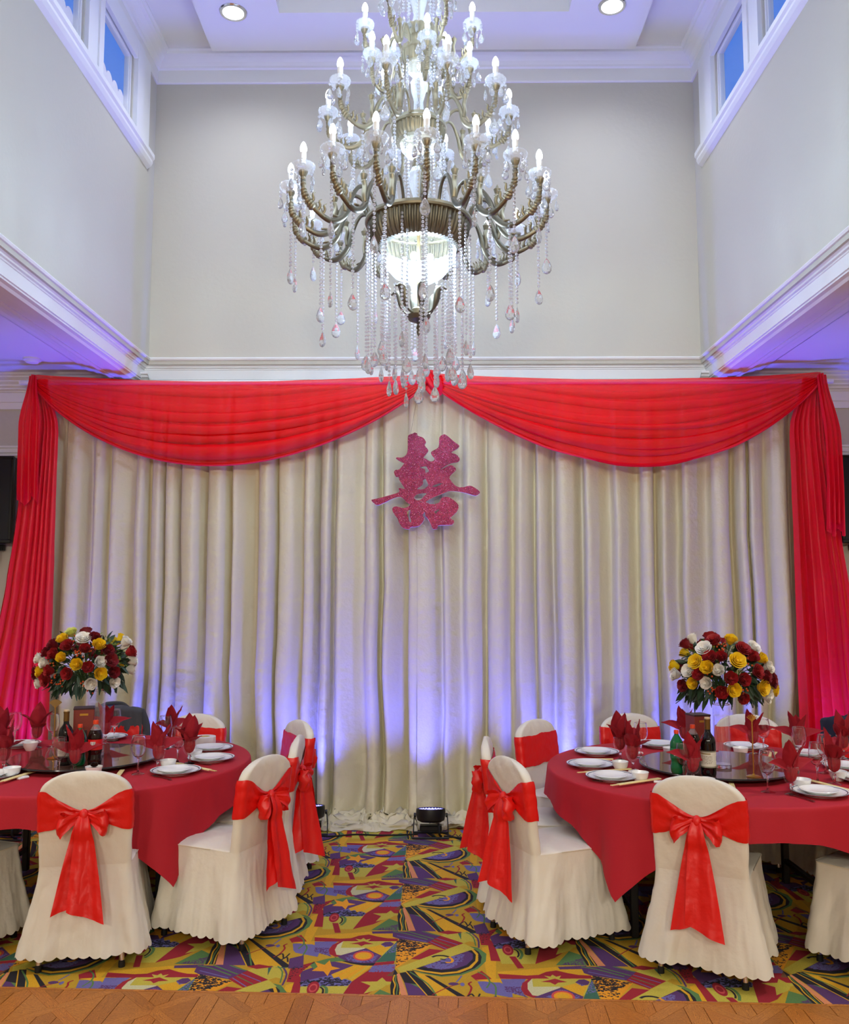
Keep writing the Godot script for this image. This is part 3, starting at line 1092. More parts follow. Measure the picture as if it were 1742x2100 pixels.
func curtain_panel(label: String, x0: float, x1: float, s: int) -> void:
	var plan := pleat_plan(x0, x1, s, 0.075, 0.20, 0.105)
	var plan2 := pleat_plan(x0, x1, s + 50, 0.02, 0.05, 0.02)
	var f := FastNoiseLite.new()
	f.seed = s
	f.frequency = 0.9
	var rows := []
	var ys := [3.42, 3.40, 3.385, 3.36, 3.33, 3.25, 3.0, 2.6, 2.2, 1.8, 1.4, 1.1, 0.8, 0.6, 0.42, 0.3, 0.2, 0.13, 0.085, 0.05]
	for y in ys:
		var row := PackedVector3Array()
		var k: float = clampf((3.36 - y) / 0.6, 0.0, 1.0)
		var low := clampf((0.45 - y) / 0.4, 0.0, 1.0)
		for c in plan.size():
			var p: Vector2 = plan[c]
			var q: Vector2 = plan2[int(float(c) / plan.size() * (plan2.size() - 1))]
			var n1: float = f.get_noise_2d(p.x * 2.2, y * 0.8) * 0.035 * (1.0 - y / 3.6)
			var n2 := f.get_noise_2d(p.x * 9.0 + 40.0, y * 5.0)
			var z: float = -6.9 + lerpf(q.y, p.y, k) * (1.0 + 0.35 * (1.0 - y / 3.4)) + n1 + low * low * (0.06 + 0.05 * n2)
			var x: float = p.x + f.get_noise_2d(p.x * 1.3 + 9.0, y * 0.6) * 0.05 * (1.0 - y / 3.6) * smoothstep(0.0, 0.15, minf(absf(p.x - x0), absf(p.x - x1)))
			row.append(Vector3(x, y + low * 0.02 * n2, z))
		rows.append(row)
	# the surplus length lies in crumpled folds on the carpet
	var r := RandomNumberGenerator.new()
	r.seed = s + 7
	for k in 19:
		var row := PackedVector3Array()
		for c in plan.size():
			var p: Vector2 = plan[c]
			var u := float(k) / 18.0
			var n2: float = f.get_noise_2d(p.x * 11.0 + 11.0, u * 5.0 + 3.0)
			var n3: float = f.get_noise_2d(p.x * 3.4 - 5.0, u * 1.6 + 30.0)
			var n4: float = f.get_noise_2d(p.x * 6.0 + 70.0, u * 3.0 - 8.0)
			var ridge := pow(1.0 - absf(n4) * 1.3, 3.0) if absf(n4) < 0.77 else 0.0
			var bump := (0.075 * ridge + 0.05 * maxf(0.0, sin(u * PI * 2.6 + n3 * 6.0)) + 0.05 * maxf(0.0, n2)) * (1.0 - 0.72 * u)
			row.append(Vector3(p.x + n3 * 0.07 + n4 * 0.03, 0.008 + bump * smoothstep(0.0, 0.12, 1.0 - u), -6.84 + p.y * 0.35 * (1.0 - u) + u * (0.21 + 0.13 * n3) + n2 * 0.03))
		rows.append(row)
	var o := obj("curtain", Geo.new().sheet(rows, false, 12.0, 12.0), M.curtain)
	tag(o, label, "curtain")


func build_curtains() -> void:
	curtain_panel("champagne satin backdrop curtain left of the centre parting, behind the left table", -3.05, -0.126, 11)
	curtain_panel("champagne satin backdrop curtain right of the centre parting, behind the right table", -0.110, 2.98, 29)
	# pole that carries curtain and swags
	var pole := obj("curtain_pole", tube([Vector3(-3.3, 3.425, -6.89), Vector3(3.2, 3.425, -6.89)], 0.018, 10), M.white)
	tag(pole, "white horizontal curtain pole behind the red swags", "pole")
	for x in [-3.2, -0.06, 3.1]:
		obj("bracket", slab(Vector3(x - 0.015, 3.40, -7.1), Vector3(x + 0.015, 3.45, -6.88)), M.white, pole)

	swag(-3.08, -0.03, 3.425, 0.70, 0.46, 3, "red sheer swag draped across the left half of the curtain top")
	swag(-0.03, 3.0, 3.435, 0.73, 0.54, 8, "red sheer swag draped across the right half of the curtain top")
	# the knot of cloth where both swags meet
	var rows := []
	var f := FastNoiseLite.new()
	f.seed = 5
	f.frequency = 1.0
	for k in 15:
		var v := k / 14.0
		var row := PackedVector3Array()
		for c in 41:
			var a := TAU * (c % 40) / 40.0
			var rad := (0.028 + 0.052 * sin(v * PI)) * (1.0 + 0.35 * sin(5.0 * a + v * 7.0) + 0.3 * f.get_noise_3d(cos(a) * 2, sin(a) * 2, v * 3))
			if k == 0 or k == 14:
				rad = 0.0
			row.append(Vector3(-0.005 + rad * cos(a) * 0.85 + 0.045 * v, 3.475 - v * 0.22, -6.69 + rad * sin(a) * 0.9))
		rows.append(row)
	var kn := obj("swag_knot", Geo.new().sheet(rows, true, 2.0, 2.0).out(), M.drape)
	tag(kn, "crumpled red knot where the two swags meet at the centre", "knot")

	side_drape(-2.905, -3.12, -3.62, 41, -1.0, "red side drape hanging at the left end of the curtain")
	side_drape(2.78, 3.03, 3.32, 43, 1.0, "red side drape hanging at the right end of the curtain")
	tail(-3.075, -3.165, -2.985, 2.40, 51, -1.0, "short red swag tail falling over the left side drape")
	tail(2.955, 2.985, 3.11, 2.17, 57, 1.0, "long narrow red swag tail falling at the right end, beside the screen")


func swag(x0: float, x1: float, y: float, drop: float, low: float, s: int, label: String) -> void:
	var f := FastNoiseLite.new()
	f.seed = s
	f.frequency = 0.8
	# folds: where each begins down the cloth, how deep it laps; nearly none in the upper third, crowded below
	var r := RandomNumberGenerator.new()
	r.seed = s
	var folds := []
	var at := 0.03
	while at < 0.97:
		folds.append([at, lerpf(0.02, 0.06, at) * r.randf_range(0.5, 1.25), r.randf_range(-0.05, 0.05), lerpf(0.5, 1.0, at) * r.randf_range(0.5, 1.1)])
		at += lerpf(0.17, 0.075, smoothstep(0.2, 0.7, at)) * r.randf_range(0.75, 1.3)
	var rows := []
	var steps := 150
	for k in steps + 1:
		var p := float(k) / steps
		var row := PackedVector3Array()
		for c in 81:
			var u := 0.5 - 0.5 * cos(c / 80.0 * PI)
			var wu := pow(u, log(0.5) / log(low))
			var hang := pow(maxf(0.0, sin(PI * wu)), 0.82)
			var pp := p
			var zf := 0.0
			for q in folds:
				# each fold drifts a little across the width
				var c0: float = q[0] + q[2] * sin(PI * u) + 0.05 * f.get_noise_2d(u * 1.6, q[0] * 9.0)
				var d := (p - c0) / 0.03
				if absf(d) < 4.0:
					var e := exp(-d * d)
					pp += q[1] * d * e * 1.6
					zf += q[3] * e
			pp = clampf(pp, 0.0, 1.0)
			var top := 0.02 * sin(PI * u)
			var yy := y - top - (drop - top) * hang * pow(pp, 1.05) - (1.0 - sin(PI * u)) * 0.075 * (p - 0.15) * smoothstep(0.0, 0.02, minf(u, 1.0 - u) + 0.01)
			var gather := sin(PI * u)
			var z := -6.66 - 0.12 * pow(gather, 0.5) + (0.02 + 0.056 * gather) * zf + 0.13 * sin(p * PI * 0.86) * pow(gather, 0.6) + 0.01 * f.get_noise_2d(u * 6.0, p * 5.0)
			row.append(Vector3(lerpf(x0, x1, u), yy, z))
		rows.append(row)
	var o := obj("swag", Geo.new().sheet(rows, false, 4.0, 4.0), M.sheer)
	# hem: the doubled edge along the bottom
	var edge := []
	for q in rows[-1]:
		edge.append(q + Vector3(0, 0.008, 0.006))
	obj("hem", tube(edge, 0.011, 8), M.drape, o)
	tag(o, label, "swag")


func side_drape(inner: float, outer_top: float, outer_bottom: float, s: int, side: float, label: String) -> void:
	var f := FastNoiseLite.new()
	f.seed = s
	f.frequency = 0.7
	var r := RandomNumberGenerator.new()
	r.seed = s
	var jit := []
	for k in 12:
		jit.append(r.randf_range(-0.35, 0.35))
	var rows := []
	for k in 41:
		var v := k / 40.0
		var y := lerpf(3.41, 0.03, v)
		var row := PackedVector3Array()
		var o := lerpf(outer_top, outer_bottom, pow(v, 1.6 if side < 0 else 1.15)) + side * 0.02 * f.get_noise_1d(v * 3.0)
		var i := lerpf(lerpf(outer_top, inner, 0.55), inner, smoothstep(0.0, 0.12, v))
		for c in 121:
			var u := c / 120.0
			var ph := u * 7.0 * TAU + 1.4 * sin(u * 9.0 + s) + 0.6 * f.get_noise_2d(u * 3.0, v * 1.5)
			var amp: float = lerpf(0.022, 0.05, v) * (0.8 + jit[int(u * 11)] * 0.8)
			var lap := 0.018 * sin(ph + 1.0) * v
			row.append(Vector3(lerpf(i, o, u) + lap, y, -6.72 + amp * sin(ph) + 0.012 * f.get_noise_2d(u * 9.0, v * 9.0)))
		rows.append(row)
	tag(obj("side_drape", Geo.new().sheet(rows, false, 3.0, 10.0), M.drape), label, "drape")


func tail(top: float, out_low: float, in_low: float, y_low: float, s: int, side: float, label: String) -> void:
	var f := FastNoiseLite.new()
	f.seed = s
	f.frequency = 0.8
	var rows := []
	for k in 25:
		var v := k / 24.0
		var row := PackedVector3Array()
		for c in 61:
			var u := c / 60.0
			var spread := lerpf(0.42, 1.0, smoothstep(0.0, 0.4, v))
			var x := lerpf(top + side * 0.03 * (u - 0.5), lerpf(out_low, in_low, u), spread)
			var ph := u * 3.5 * TAU + 0.8 * f.get_noise_2d(u * 2.0, v * 2.0)
			var stop := y_low + 0.12 * (0.5 + 0.5 * sin(ph * 0.5 + s)) * (0.4 + 0.6 * u)
			row.append(Vector3(x + 0.014 * sin(ph * 1.0 + 1.0) * v, lerpf(3.405 + 0.022 * sin(u * PI), stop, v), -6.63 + 0.032 * sin(ph) * (0.4 + 0.6 * v) + 0.03 * sin(v * PI)))
		rows.append(row)
	tag(obj("swag_tail", Geo.new().sheet(rows, false, 2.0, 4.0), M.drape), label, "drape")


# ------------------------------------------------------------------ the cut-out wedding emblem, in units of the tracing's 1742
func build_emblem() -> void:
	var o := thing("wedding_emblem", "glittery crimson double happiness character hanging on the curtain", "sign", Vector3(-0.050, 2.605, -6.69))
	var k := 0.000640
	var shape := func(s: String) -> PackedVector2Array:
		var p := _points(s)
		var q := []
		for a in p:
			q.append(Vector2((a.x - 870.0) * k, (1370.0 - a.y) * k))
		q.append(q[0])
		var sm := smooth(q, 3)
		sm.pop_back()
		return PackedVector2Array(sm)
	var outer: PackedVector2Array = shape.call("750 785 780 800 785 825 850 850 885 905 868 940 912 1000 895 1040 855 1090 880 1105 945 1140 990 1110 955 1060 950 1020 1035 965 1045 850 1095 810 1140 825 1225 900 1285 945 1260 985 1190 1030 1250 1055 1290 1105 1270 1145 1190 1160 1110 1200 1050 1242 1100 1220 1170 1185 1220 1200 1245 1245 1170 1320 1190 1380 1250 1440 1330 1450 1390 1435 1440 1440 1530 1505 1500 1545 1460 1550 1340 1515 1180 1495 1080 1530 960 1580 885 1625 905 1640 950 1655 1040 1635 1070 1580 1130 1565 1200 1595 1275 1670 1250 1750 1180 1820 1220 1855 1200 1900 1120 1905 1030 1910 1020 1950 965 1950 940 1890 905 1830 880 1800 870 1750 845 1790 865 1830 820 1900 770 1925 700 1930 680 1955 610 1940 565 1880 545 1830 490 1750 485 1700 530 1680 620 1700 695 1665 650 1630 580 1565 480 1590 400 1630 310 1665 270 1650 230 1605 280 1590 400 1560 560 1510 555 1470 575 1460 630 1470 600 1420 565 1360 555 1325 525 1325 500 1270 520 1240 560 1235 620 1165 600 1150 525 1105 540 1088 600 1090 650 1050 665 980 665 850 680 815 720 800")
	var holes := ["810 1210 880 1195 905 1230 920 1260 880 1275 870 1235", "880 1345 850 1365 845 1420 780 1470 850 1475 910 1430 900 1390", "955 1445 1010 1415 1080 1400 1060 1420 1000 1445", "740 1575 770 1540 830 1525 890 1525 860 1560 820 1600 770 1605", "655 1745 700 1720 690 1790 710 1860 690 1870 670 1810", "985 1745 1045 1715 1015 1755 1000 1765"]
	for part in [["foam_board", 0.022, 0.0, M.foam], ["glitter_face", 0.006, 0.005, M.glitter]]:
		var c := CSGPolygon3D.new()
		c.name = part[0]
		c.polygon = outer
		c.depth = part[1]
		c.material = part[3]
		c.position.z = part[2]
		for h in holes:
			var d := CSGPolygon3D.new()
			d.name = "opening"
			d.polygon = shape.call(h)
			d.depth = 0.1
			d.position.z = 0.04
			d.operation = CSGShape3D.OPERATION_SUBTRACTION
			d.material = part[3]
			c.add_child(d, true)
		o.add_child(c, true)
	# wires that hang it from the pole
	obj("wire", tube([Vector3(-0.12, 0.30, -0.01), Vector3(-0.08, 0.55, -0.04), Vector3(-0.03, 0.82, -0.17)], 0.0012, 5), M.steel, o)


# ------------------------------------------------------------------ wall screens
func build_screens() -> void:
	for s in [["left", -3.95, -3.345], ["right", 3.245, 3.86]]:
		var w: float = s[2] - s[1]
		var cx: float = (s[1] + s[2]) / 2
		var o := thing("wall_screen", "dark flat wall screen at the %s edge, behind the red drape" % s[0], "television", Vector3(cx, 2.14, -6.98))
		obj("cabinet", Geo.new().add(box(Vector3(w, 0.70, 0.06), 0.012), place(0, 0.35, 0)), M.gloss_black, o)
		var fr := Geo.new()
		fr.add(box(Vector3(w, 0.03, 0.014), 0.004), place(0, 0.015, 0.037))
		fr.add(box(Vector3(w, 0.022, 0.014), 0.004), place(0, 0.689, 0.037))
		for q in [-1.0, 1.0]:
			fr.add(box(Vector3(0.024, 0.65, 0.014), 0.004), place(q * (w / 2 - 0.012), 0.352, 0.037))
		obj("bezel", fr, M.gloss_black, o)
		obj("screen_panel", Geo.new().add(box(Vector3(w - 0.05, 0.645, 0.006)), place(0, 0.352, 0.033)), M.screen, o)
		var b := Geo.new()
		for q in [-0.16, 0.16]:
			b.add(box(Vector3(0.035, 0.16, 0.03), 0.004), place(q, -0.05, -0.01))
			b.add(box(Vector3(0.02, 0.03, 0.06), 0.003), place(q, -0.10, 0.01))
		b.add(box(Vector3(0.40, 0.05, 0.045), 0.004), place(0.0, -0.03, -0.075))
		b.add(box(Vector3(0.30, 0.30, 0.035), 0.004), place(0.0, 0.3, -0.045))
		b.add(box(Vector3(0.20, 0.20, 0.06), 0.004), place(0.0, 0.3, -0.085))
		obj("wall_bracket", b, M.black, o)


# ------------------------------------------------------------------ the chandelier
func bead_strand(from: Vector3, length: float, drop: float, s: int) -> Array:
	# a string of faceted beads ending in a pear drop: [beads, drop]
	var g := Geo.new()
	var r := RandomNumberGenerator.new()
	r.seed = s
	var bead := ball(0.0084, 7, 4, 0.85)
	var y := 0.0
	while y < length:
		g.add(bead, Transform3D(Basis(Vector3.UP, r.randf() * TAU), from + Vector3(0, -y, 0)))
		y += 0.0195
	g.add(tube([from + Vector3(0, 0.01, 0), from + Vector3(0, -length - 0.012, 0)], 0.0008, 3, 1.0, false))
	return [g, from + Vector3(0, -length - 0.010, 0)]


func pear(h: float) -> Geo:
	# faceted almond, flattened front to back
	var p := [Vector2(0, 0), Vector2(0.10, -0.12), Vector2(0.22, -0.34), Vector2(0.30, -0.58), Vector2(0.29, -0.76), Vector2(0.18, -0.93), Vector2(0, -1.0)]
	var g := Geo.new()
	var seg := 10
	for k in p.size() - 1:
		for c in seg:
			var a := TAU * (c + 0.5 * (k % 2)) / seg
			var b := TAU * (c + 1 + 0.5 * (k % 2)) / seg
			var e := func(q: Vector2, w: float) -> Vector3: return Vector3(q.x * cos(w) * h, q.y * h, q.x * sin(w) * h * 0.5)
			g.quad(e.call(p[k], a), e.call(p[k], b), e.call(p[k + 1], b), e.call(p[k + 1], a))
	return g.out()


func bobeche(r: float) -> Geo:
	# fluted glass dish: bowl, then a lip that turns out
	return lathe([Vector2(0.012, 0.0), Vector2(r * 0.42, 0.004), Vector2(r * 0.80, 0.014), Vector2(r * 0.98, 0.030), Vector2(r, 0.040), Vector2(r * 0.93, 0.047), Vector2(r * 0.62, 0.044), Vector2(r * 0.34, 0.050), Vector2(0.013, 0.052)], 48, 16, 0.13)


func arm_meshes(r0: float, y0: float, r1: float, y1: float, k: float) -> Dictionary:
	# one arm in the plane of x (outward) and y; k scales its thickness
	var span := r1 - r0
	var path := smooth([Vector3(r0, y0, 0), Vector3(r0 + span * 0.10, y0 + 0.085 * k, 0), Vector3(r0 + span * 0.24, y0 + 0.10 * k, 0), Vector3(r0 + span * 0.36, y0 + 0.03 * k, 0), Vector3(r0 + span * 0.45, lerpf(y0, y1, 0.4) - 0.09 * k, 0), Vector3(r0 + span * 0.62, lerpf(y0, y1, 0.6) - 0.145 * k, 0), Vector3(r0 + span * 0.82, y1 - 0.135 * k, 0), Vector3(r0 + span * 0.97, y1 - 0.075 * k, 0), Vector3(r1, y1, 0)], 6)
	var rad := []
	for q in path.size():
		var u := float(q) / (path.size() - 1)
		rad.append((0.0105 + 0.006 * sin(PI * clampf((u - 0.3) / 0.5, 0, 1)) + 0.003 * smoothstep(0.85, 1.0, u)) * k)
	var arm := tube(path, rad, 10, 0.8)
	# a raised fillet along the outer side of the sweep
	# acanthus leaf wrapped round the rising end: overlapping twisted lobes
	var leaf := Geo.new()
	var scroll := Geo.new()
	for q in 7:
		var u := 0.80 + 0.027 * q
		var p: Vector3 = path[int(u * (path.size() - 1))]
		var p2: Vector3 = path[mini(int(u * (path.size() - 1)) + 2, path.size() - 1)]
		var d := (p2 - p).normalized() if p2 != p else Vector3.UP
		var b := Basis(Quaternion(Vector3.UP, (d + Vector3(0, 0, 0.55)).normalized()))
		leaf.add(ball(0.0235 * k * (1.0 - 0.055 * q), 8, 6, 0.62), Transform3D(b, p))
	leaf.add(tube(path.slice(int(0.70 * (path.size() - 1)), path.size() - 1), 0.012 * k, 8))
	for sg in [-1.0, 1.0]:
		for q in 3:
			var p: Vector3 = path[int((0.72 + 0.05 * q) * (path.size() - 1))]
			leaf.add(tube(smooth([p, p + Vector3(-0.012, 0.022, 0.012 * sg) * k, p + Vector3(-0.006, 0.045, 0.017 * sg) * k, p + Vector3(-0.02, 0.055, 0.018 * sg) * k], 3), [0.008 * k, 0.008 * k, 0.008 * k, 0.007 * k, 0.007 * k, 0.006 * k, 0.005 * k, 0.004 * k, 0.003 * k, 0.002 * k], 6, 0.6))
	# scroll and small leaf where the sweep begins
	var s0: Vector3 = path[int(0.42 * (path.size() - 1))]
	scroll.add(tube(smooth([s0 + Vector3(0.02, -0.05, 0) * k, s0 + Vector3(0.028, -0.01, 0) * k, s0 + Vector3(0.022, 0.03, 0) * k, s0 + Vector3(0.03, 0.06, 0) * k], 4), 0.011 * k, 8, 1.3))
	scroll.add(lathe([Vector2(0, 0.055), Vector2(0.010, 0.058), Vector2(0.015, 0.07), Vector2(0.020, 0.085), Vector2(0.014, 0.09), Vector2(0.008, 0.10), Vector2(0, 0.115)], 12), Transform3D(Basis().scaled(Vector3.ONE * k), s0 + Vector3(0.03, 0.0, 0) * k))
	leaf.add(tube(smooth([path[int(0.55 * (path.size() - 1))], path[int(0.6 * (path.size() - 1))] + Vector3(0, 0.022, 0) * k, path[int(0.64 * (path.size() - 1))] + Vector3(0, 0.028, 0) * k], 4), 0.006 * k, 6))
	# fluted cup that holds the dish
	var cup := lathe([Vector2(0.009, -0.004), Vector2(0.013, 0.006), Vector2(0.011, 0.014), Vector2(0.017, 0.022), Vector2(0.024, 0.040), Vector2(0.023, 0.044), Vector2(0.012, 0.044)], 36, 12, 0.14)
	return {"arm": arm, "leaf": leaf, "scroll": scroll, "cup": cup, "tip": path[-1]}


func build_chandelier() -> void:
	var o := thing("chandelier", "large tiered brass and crystal chandelier with lit candle bulbs in the well", "chandelier", LAMP_AT)
	var rng := RandomNumberGenerator.new()
	rng.seed = 99
	# centre column, bottom to top
	var fluted := func(called: String, prof: Array, fl: int, dp: float, m: Material) -> MeshInstance3D:
		return obj(called, lathe(prof, fl * 4 if fl else 32, fl, dp), m, o)
	fluted.call("finial", [Vector2(0, 3.055), Vector2(0.006, 3.065), Vector2(0.010, 3.08), Vector2(0.006, 3.092), Vector2(0.012, 3.10), Vector2(0.010, 3.11), Vector2(0.006, 3.12), Vector2(0.012, 3.128), Vector2(0.05, 3.142), Vector2(0.062, 3.16), Vector2(0.062, 3.166), Vector2(0.03, 3.168)], 0, 0, M.antique_dark)
	fluted.call("lower_collar", [Vector2(0.03, 3.166), Vector2(0.042, 3.168), Vector2(0.042, 3.195), Vector2(0.036, 3.20), Vector2(0.03, 3.205)], 0, 0, M.antique)
	fluted.call("glass_stem", [Vector2(0.012, 3.20), Vector2(0.022, 3.21), Vector2(0.026, 3.24), Vector2(0.034, 3.29), Vector2(0.044, 3.325), Vector2(0.046, 3.335), Vector2(0.012, 3.34)], 12, 0.08, M.crystal)
	fluted.call("core_rod", [Vector2(0.0, 3.19), Vector2(0.008, 3.19), Vector2(0.008, 6.2), Vector2(0.0, 6.2)], 0, 0, M.brass)
	for k in 6:
		var a := TAU * (k + 0.3) / 6
		var x := Transform3D(Basis(Vector3.UP, -a), Vector3.ZERO)
		var path := smooth([Vector3(0.035, 3.175, 0), Vector3(0.075, 3.19, 0), Vector3(0.095, 3.235, 0), Vector3(0.105, 3.285, 0), Vector3(0.13, 3.30, 0), Vector3(0.15, 3.29, 0)], 4)
		var rr := []
		for q in path.size():
			var u := float(q) / (path.size() - 1)
			rr.append(0.005 + 0.013 * sin(PI * clampf((u - 0.2) / 0.7, 0, 1)))
		obj("leaf_scroll", tube(path, rr, 8, 1.5), M.antique_dark, o, x)
	# lit glass bowl and the big fluted ring
	fluted.call("glass_bowl", [Vector2(0.02, 3.335), Vector2(0.07, 3.345), Vector2(0.13, 3.38), Vector2(0.175, 3.43), Vector2(0.194, 3.49), Vector2(0.197, 3.515), Vector2(0.190, 3.53)], 36, 0.07, M.bowl_glass)
	fluted.call("ring_bowl", [Vector2(0.186, 3.52), Vector2(0.215, 3.525), Vector2(0.245, 3.555), Vector2(0.262, 3.60), Vector2(0.268, 3.645)], 60, 0.07, M.antique_dark)
	fluted.call("ring_rim", [Vector2(0.255, 3.642), Vector2(0.276, 3.645), Vector2(0.28, 3.655), Vector2(0.276, 3.67), Vector2(0.255, 3.672), Vector2(0.1, 3.68), Vector2(0.03, 3.70)], 0, 0, M.antique)
	fluted.call("glass_baluster", [Vector2(0.03, 3.70), Vector2(0.05, 3.71), Vector2(0.036, 3.75), Vector2(0.030, 3.80), Vector2(0.048, 3.86), Vector2(0.055, 3.92), Vector2(0.035, 3.955), Vector2(0.026, 3.96)], 14, 0.08, M.crystal)
	fluted.call("brass_collar", [Vector2(0.02, 3.96), Vector2(0.034, 3.965), Vector2(0.034, 3.98), Vector2(0.022, 3.985), Vector2(0.03, 4.0), Vector2(0.022, 4.01)], 0, 0, M.antique)
	fluted.call("glass_dome", [Vector2(0.025, 4.01), Vector2(0.06, 4.02), Vector2(0.088, 4.05), Vector2(0.098, 4.085), Vector2(0.10, 4.10)], 24, 0.06, M.crystal)
	fluted.call("ring_bowl", [Vector2(0.098, 4.09), Vector2(0.12, 4.095), Vector2(0.138, 4.12), Vector2(0.142, 4.16)], 36, 0.05, M.antique)
	fluted.call("ring_rim", [Vector2(0.132, 4.158), Vector2(0.148, 4.162), Vector2(0.15, 4.175), Vector2(0.132, 4.19), Vector2(0.112, 4.195), Vector2(0.112, 4.215), Vector2(0.03, 4.23)], 0, 0, M.antique)
	fluted.call("glass_baluster", [Vector2(0.02, 4.23), Vector2(0.04, 4.24), Vector2(0.028, 4.27), Vector2(0.024, 4.32), Vector2(0.042, 4.38), Vector2(0.044, 4.42), Vector2(0.024, 4.46)], 12, 0.08, M.crystal)
	fluted.call("glass_dome", [Vector2(0.02, 4.46), Vector2(0.05, 4.475), Vector2(0.066, 4.505), Vector2(0.07, 4.52)], 20, 0.06, M.crystal)
	fluted.call("ring_bowl", [Vector2(0.066, 4.515), Vector2(0.08, 4.52), Vector2(0.09, 4.545), Vector2(0.092, 4.58), Vector2(0.098, 4.585), Vector2(0.098, 4.605), Vector2(0.06, 4.61), Vector2(0.04, 4.63)], 24, 0.05, M.antique)
	fluted.call("flared_cup", [Vector2(0.03, 4.63), Vector2(0.045, 4.65), Vector2(0.05, 4.68), Vector2(0.082, 4.70), Vector2(0.092, 4.715), Vector2(0.04, 4.72)], 20, 0.1, M.antique)
	fluted.call("glass_baluster", [Vector2(0.02, 4.72), Vector2(0.04, 4.74), Vector2(0.026, 4.80), Vector2(0.05, 4.90), Vector2(0.03, 4.97), Vector2(0.04, 5.0)], 12, 0.08, M.crystal)
	fluted.call("ring_bowl", [Vector2(0.03, 5.0), Vector2(0.07, 5.02), Vector2(0.08, 5.06), Vector2(0.03, 5.09)], 20, 0.06, M.antique)
	fluted.call("ceiling_rose", [Vector2(0.01, 6.34), Vector2(0.05, 6.35), Vector2(0.10, 6.38), Vector2(0.11, 6.45), Vector2(0.0, 6.45)], 0, 0, M.antique)
	var chain := Geo.new()
	for k in 30:
		var ring := []
		for c in 13:
			ring.append(Vector3(0.011 * cos(TAU * c / 12), 0.02 * sin(TAU * c / 12), 0))
		chain.add(tube(ring, 0.003, 6, 1.0, false), Transform3D(Basis(Vector3.UP, PI / 2 * (k % 2)), Vector3(0, 5.13 + k * 0.04, 0)))
	obj("chain", chain, M.brass, o)

	# candle arms in four tiers
	var tiers := [[18, 0.25, 3.665, 0.660, 3.715, 1.0, 0.060, 4.0], [10, 0.135, 4.185, 0.475, 4.20, 0.85, 0.055, 18.0], [5, 0.10, 4.42, 0.27, 4.44, 0.75, 0.05, 10.0], [6, 0.09, 4.60, 0.285, 4.685, 0.75, 0.052, 30.0], [4, 0.07, 5.06, 0.2, 5.10, 0.7, 0.04, 45.0]]
	var sleeve := lathe([Vector2(0.0115, 0.044), Vector2(0.0125, 0.048), Vector2(0.0125, 0.056), Vector2(0.009, 0.058), Vector2(0.009, 0.066), Vector2(0.013, 0.070), Vector2(0.0145, 0.09), Vector2(0.0135, 0.102), Vector2(0.004, 0.103)], 16).mesh()
	var bulb := lathe([Vector2(0.0, 0.100), Vector2(0.012, 0.102), Vector2(0.0165, 0.113), Vector2(0.0165, 0.125), Vector2(0.0125, 0.140), Vector2(0.006, 0.152), Vector2(0.0, 0.157)], 16).mesh()
	var small_drop := pear(0.058).mesh()
	var big_drop := pear(0.085).mesh()
	for t in tiers.size():
		var d: Array = tiers[t]
		var am := arm_meshes(d[1], d[2], d[3], d[4], d[5])
		var ma: ArrayMesh = am.arm.mesh()
		var ml: ArrayMesh = am.leaf.mesh()
		var ms: ArrayMesh = am.scroll.mesh()
		var mc: ArrayMesh = am.cup.mesh()
		var mb := bobeche(d[6]).mesh()
		var tip: Vector3 = am.tip
		for k in int(d[0]):
			var a: float = TAU * k / d[0] + deg_to_rad(d[7])
			var arm := obj("arm", ma, M.antique if t else M.antique_dark, o, Transform3D(Basis(Vector3.UP, a - PI / 2), Vector3.ZERO))
			obj("acanthus_leaf", ml, M.antique, arm)
			obj("scroll", ms, M.antique, arm)
			obj("cup", mc, M.antique, arm, Transform3D(Basis(), tip))
			obj("glass_dish", mb, M.crystal, arm, Transform3D(Basis(), tip + Vector3(0, 0.030, 0)))
			var up := Transform3D(Basis(), tip + Vector3(0, 0.035, 0))
			obj("candle_sleeve", sleeve, M.candle, arm, up)
			obj("bulb", bulb, M.bulb, arm, up)
			var l := OmniLight3D.new()
			l.name = "bulb_light"
			l.light_color = Color8(192, 220, 255)
			l.light_energy = LAMP_E
			l.light_size = 0.014
			l.omni_range = 30.0
			l.omni_attenuation = 2.0
			l.shadow_enabled = true
			l.position = up.origin + Vector3(0, 0.122, 0)
			arm.add_child(l, true)
			# drops hung from the dish
			var nd := 5
			for q in nd:
				var w := TAU * (q + 0.5 * rng.randf()) / nd
				var hang := tip + Vector3(cos(w) * d[6] * 0.93, 0.058, sin(w) * d[6] * 0.93)
				var lg := rng.randf_range(0.012, 0.03)
				var g: Array = bead_strand(hang + Vector3(0, -0.012, 0), lg, 0.0, k * 10 + q)
				var st := obj("crystal_strand", g[0], M.cut, arm)
				var dr := obj("crystal_drop", small_drop, M.cut, arm, Transform3D(Basis(Vector3.UP, rng.randf() * TAU), g[1]))
			# longer strings below the arm
			if t < 2:
				var places := [[0.99, [0.22, 0.30, 0.36][k % 3]], [0.62, 0.40 if t == 0 else 0.22]] if t == 0 else [[0.98, 0.16], [0.6, 0.24]]
				for q in places:
					var x: float = lerpf(d[1], d[3], q[0])
					var y: float = (tip.y + 0.03) if q[0] > 0.9 else tip.y - 0.15 * d[5]
					var g: Array = bead_strand(Vector3(x, y, 0.008), q[1] * rng.randf_range(0.85, 1.15), 0.0, k * 31 + t)
					obj("crystal_strand", g[0], M.cut, arm)
					obj("crystal_drop", big_drop, M.cut, arm, Transform3D(Basis(Vector3.UP, rng.randf() * TAU), g[1]))
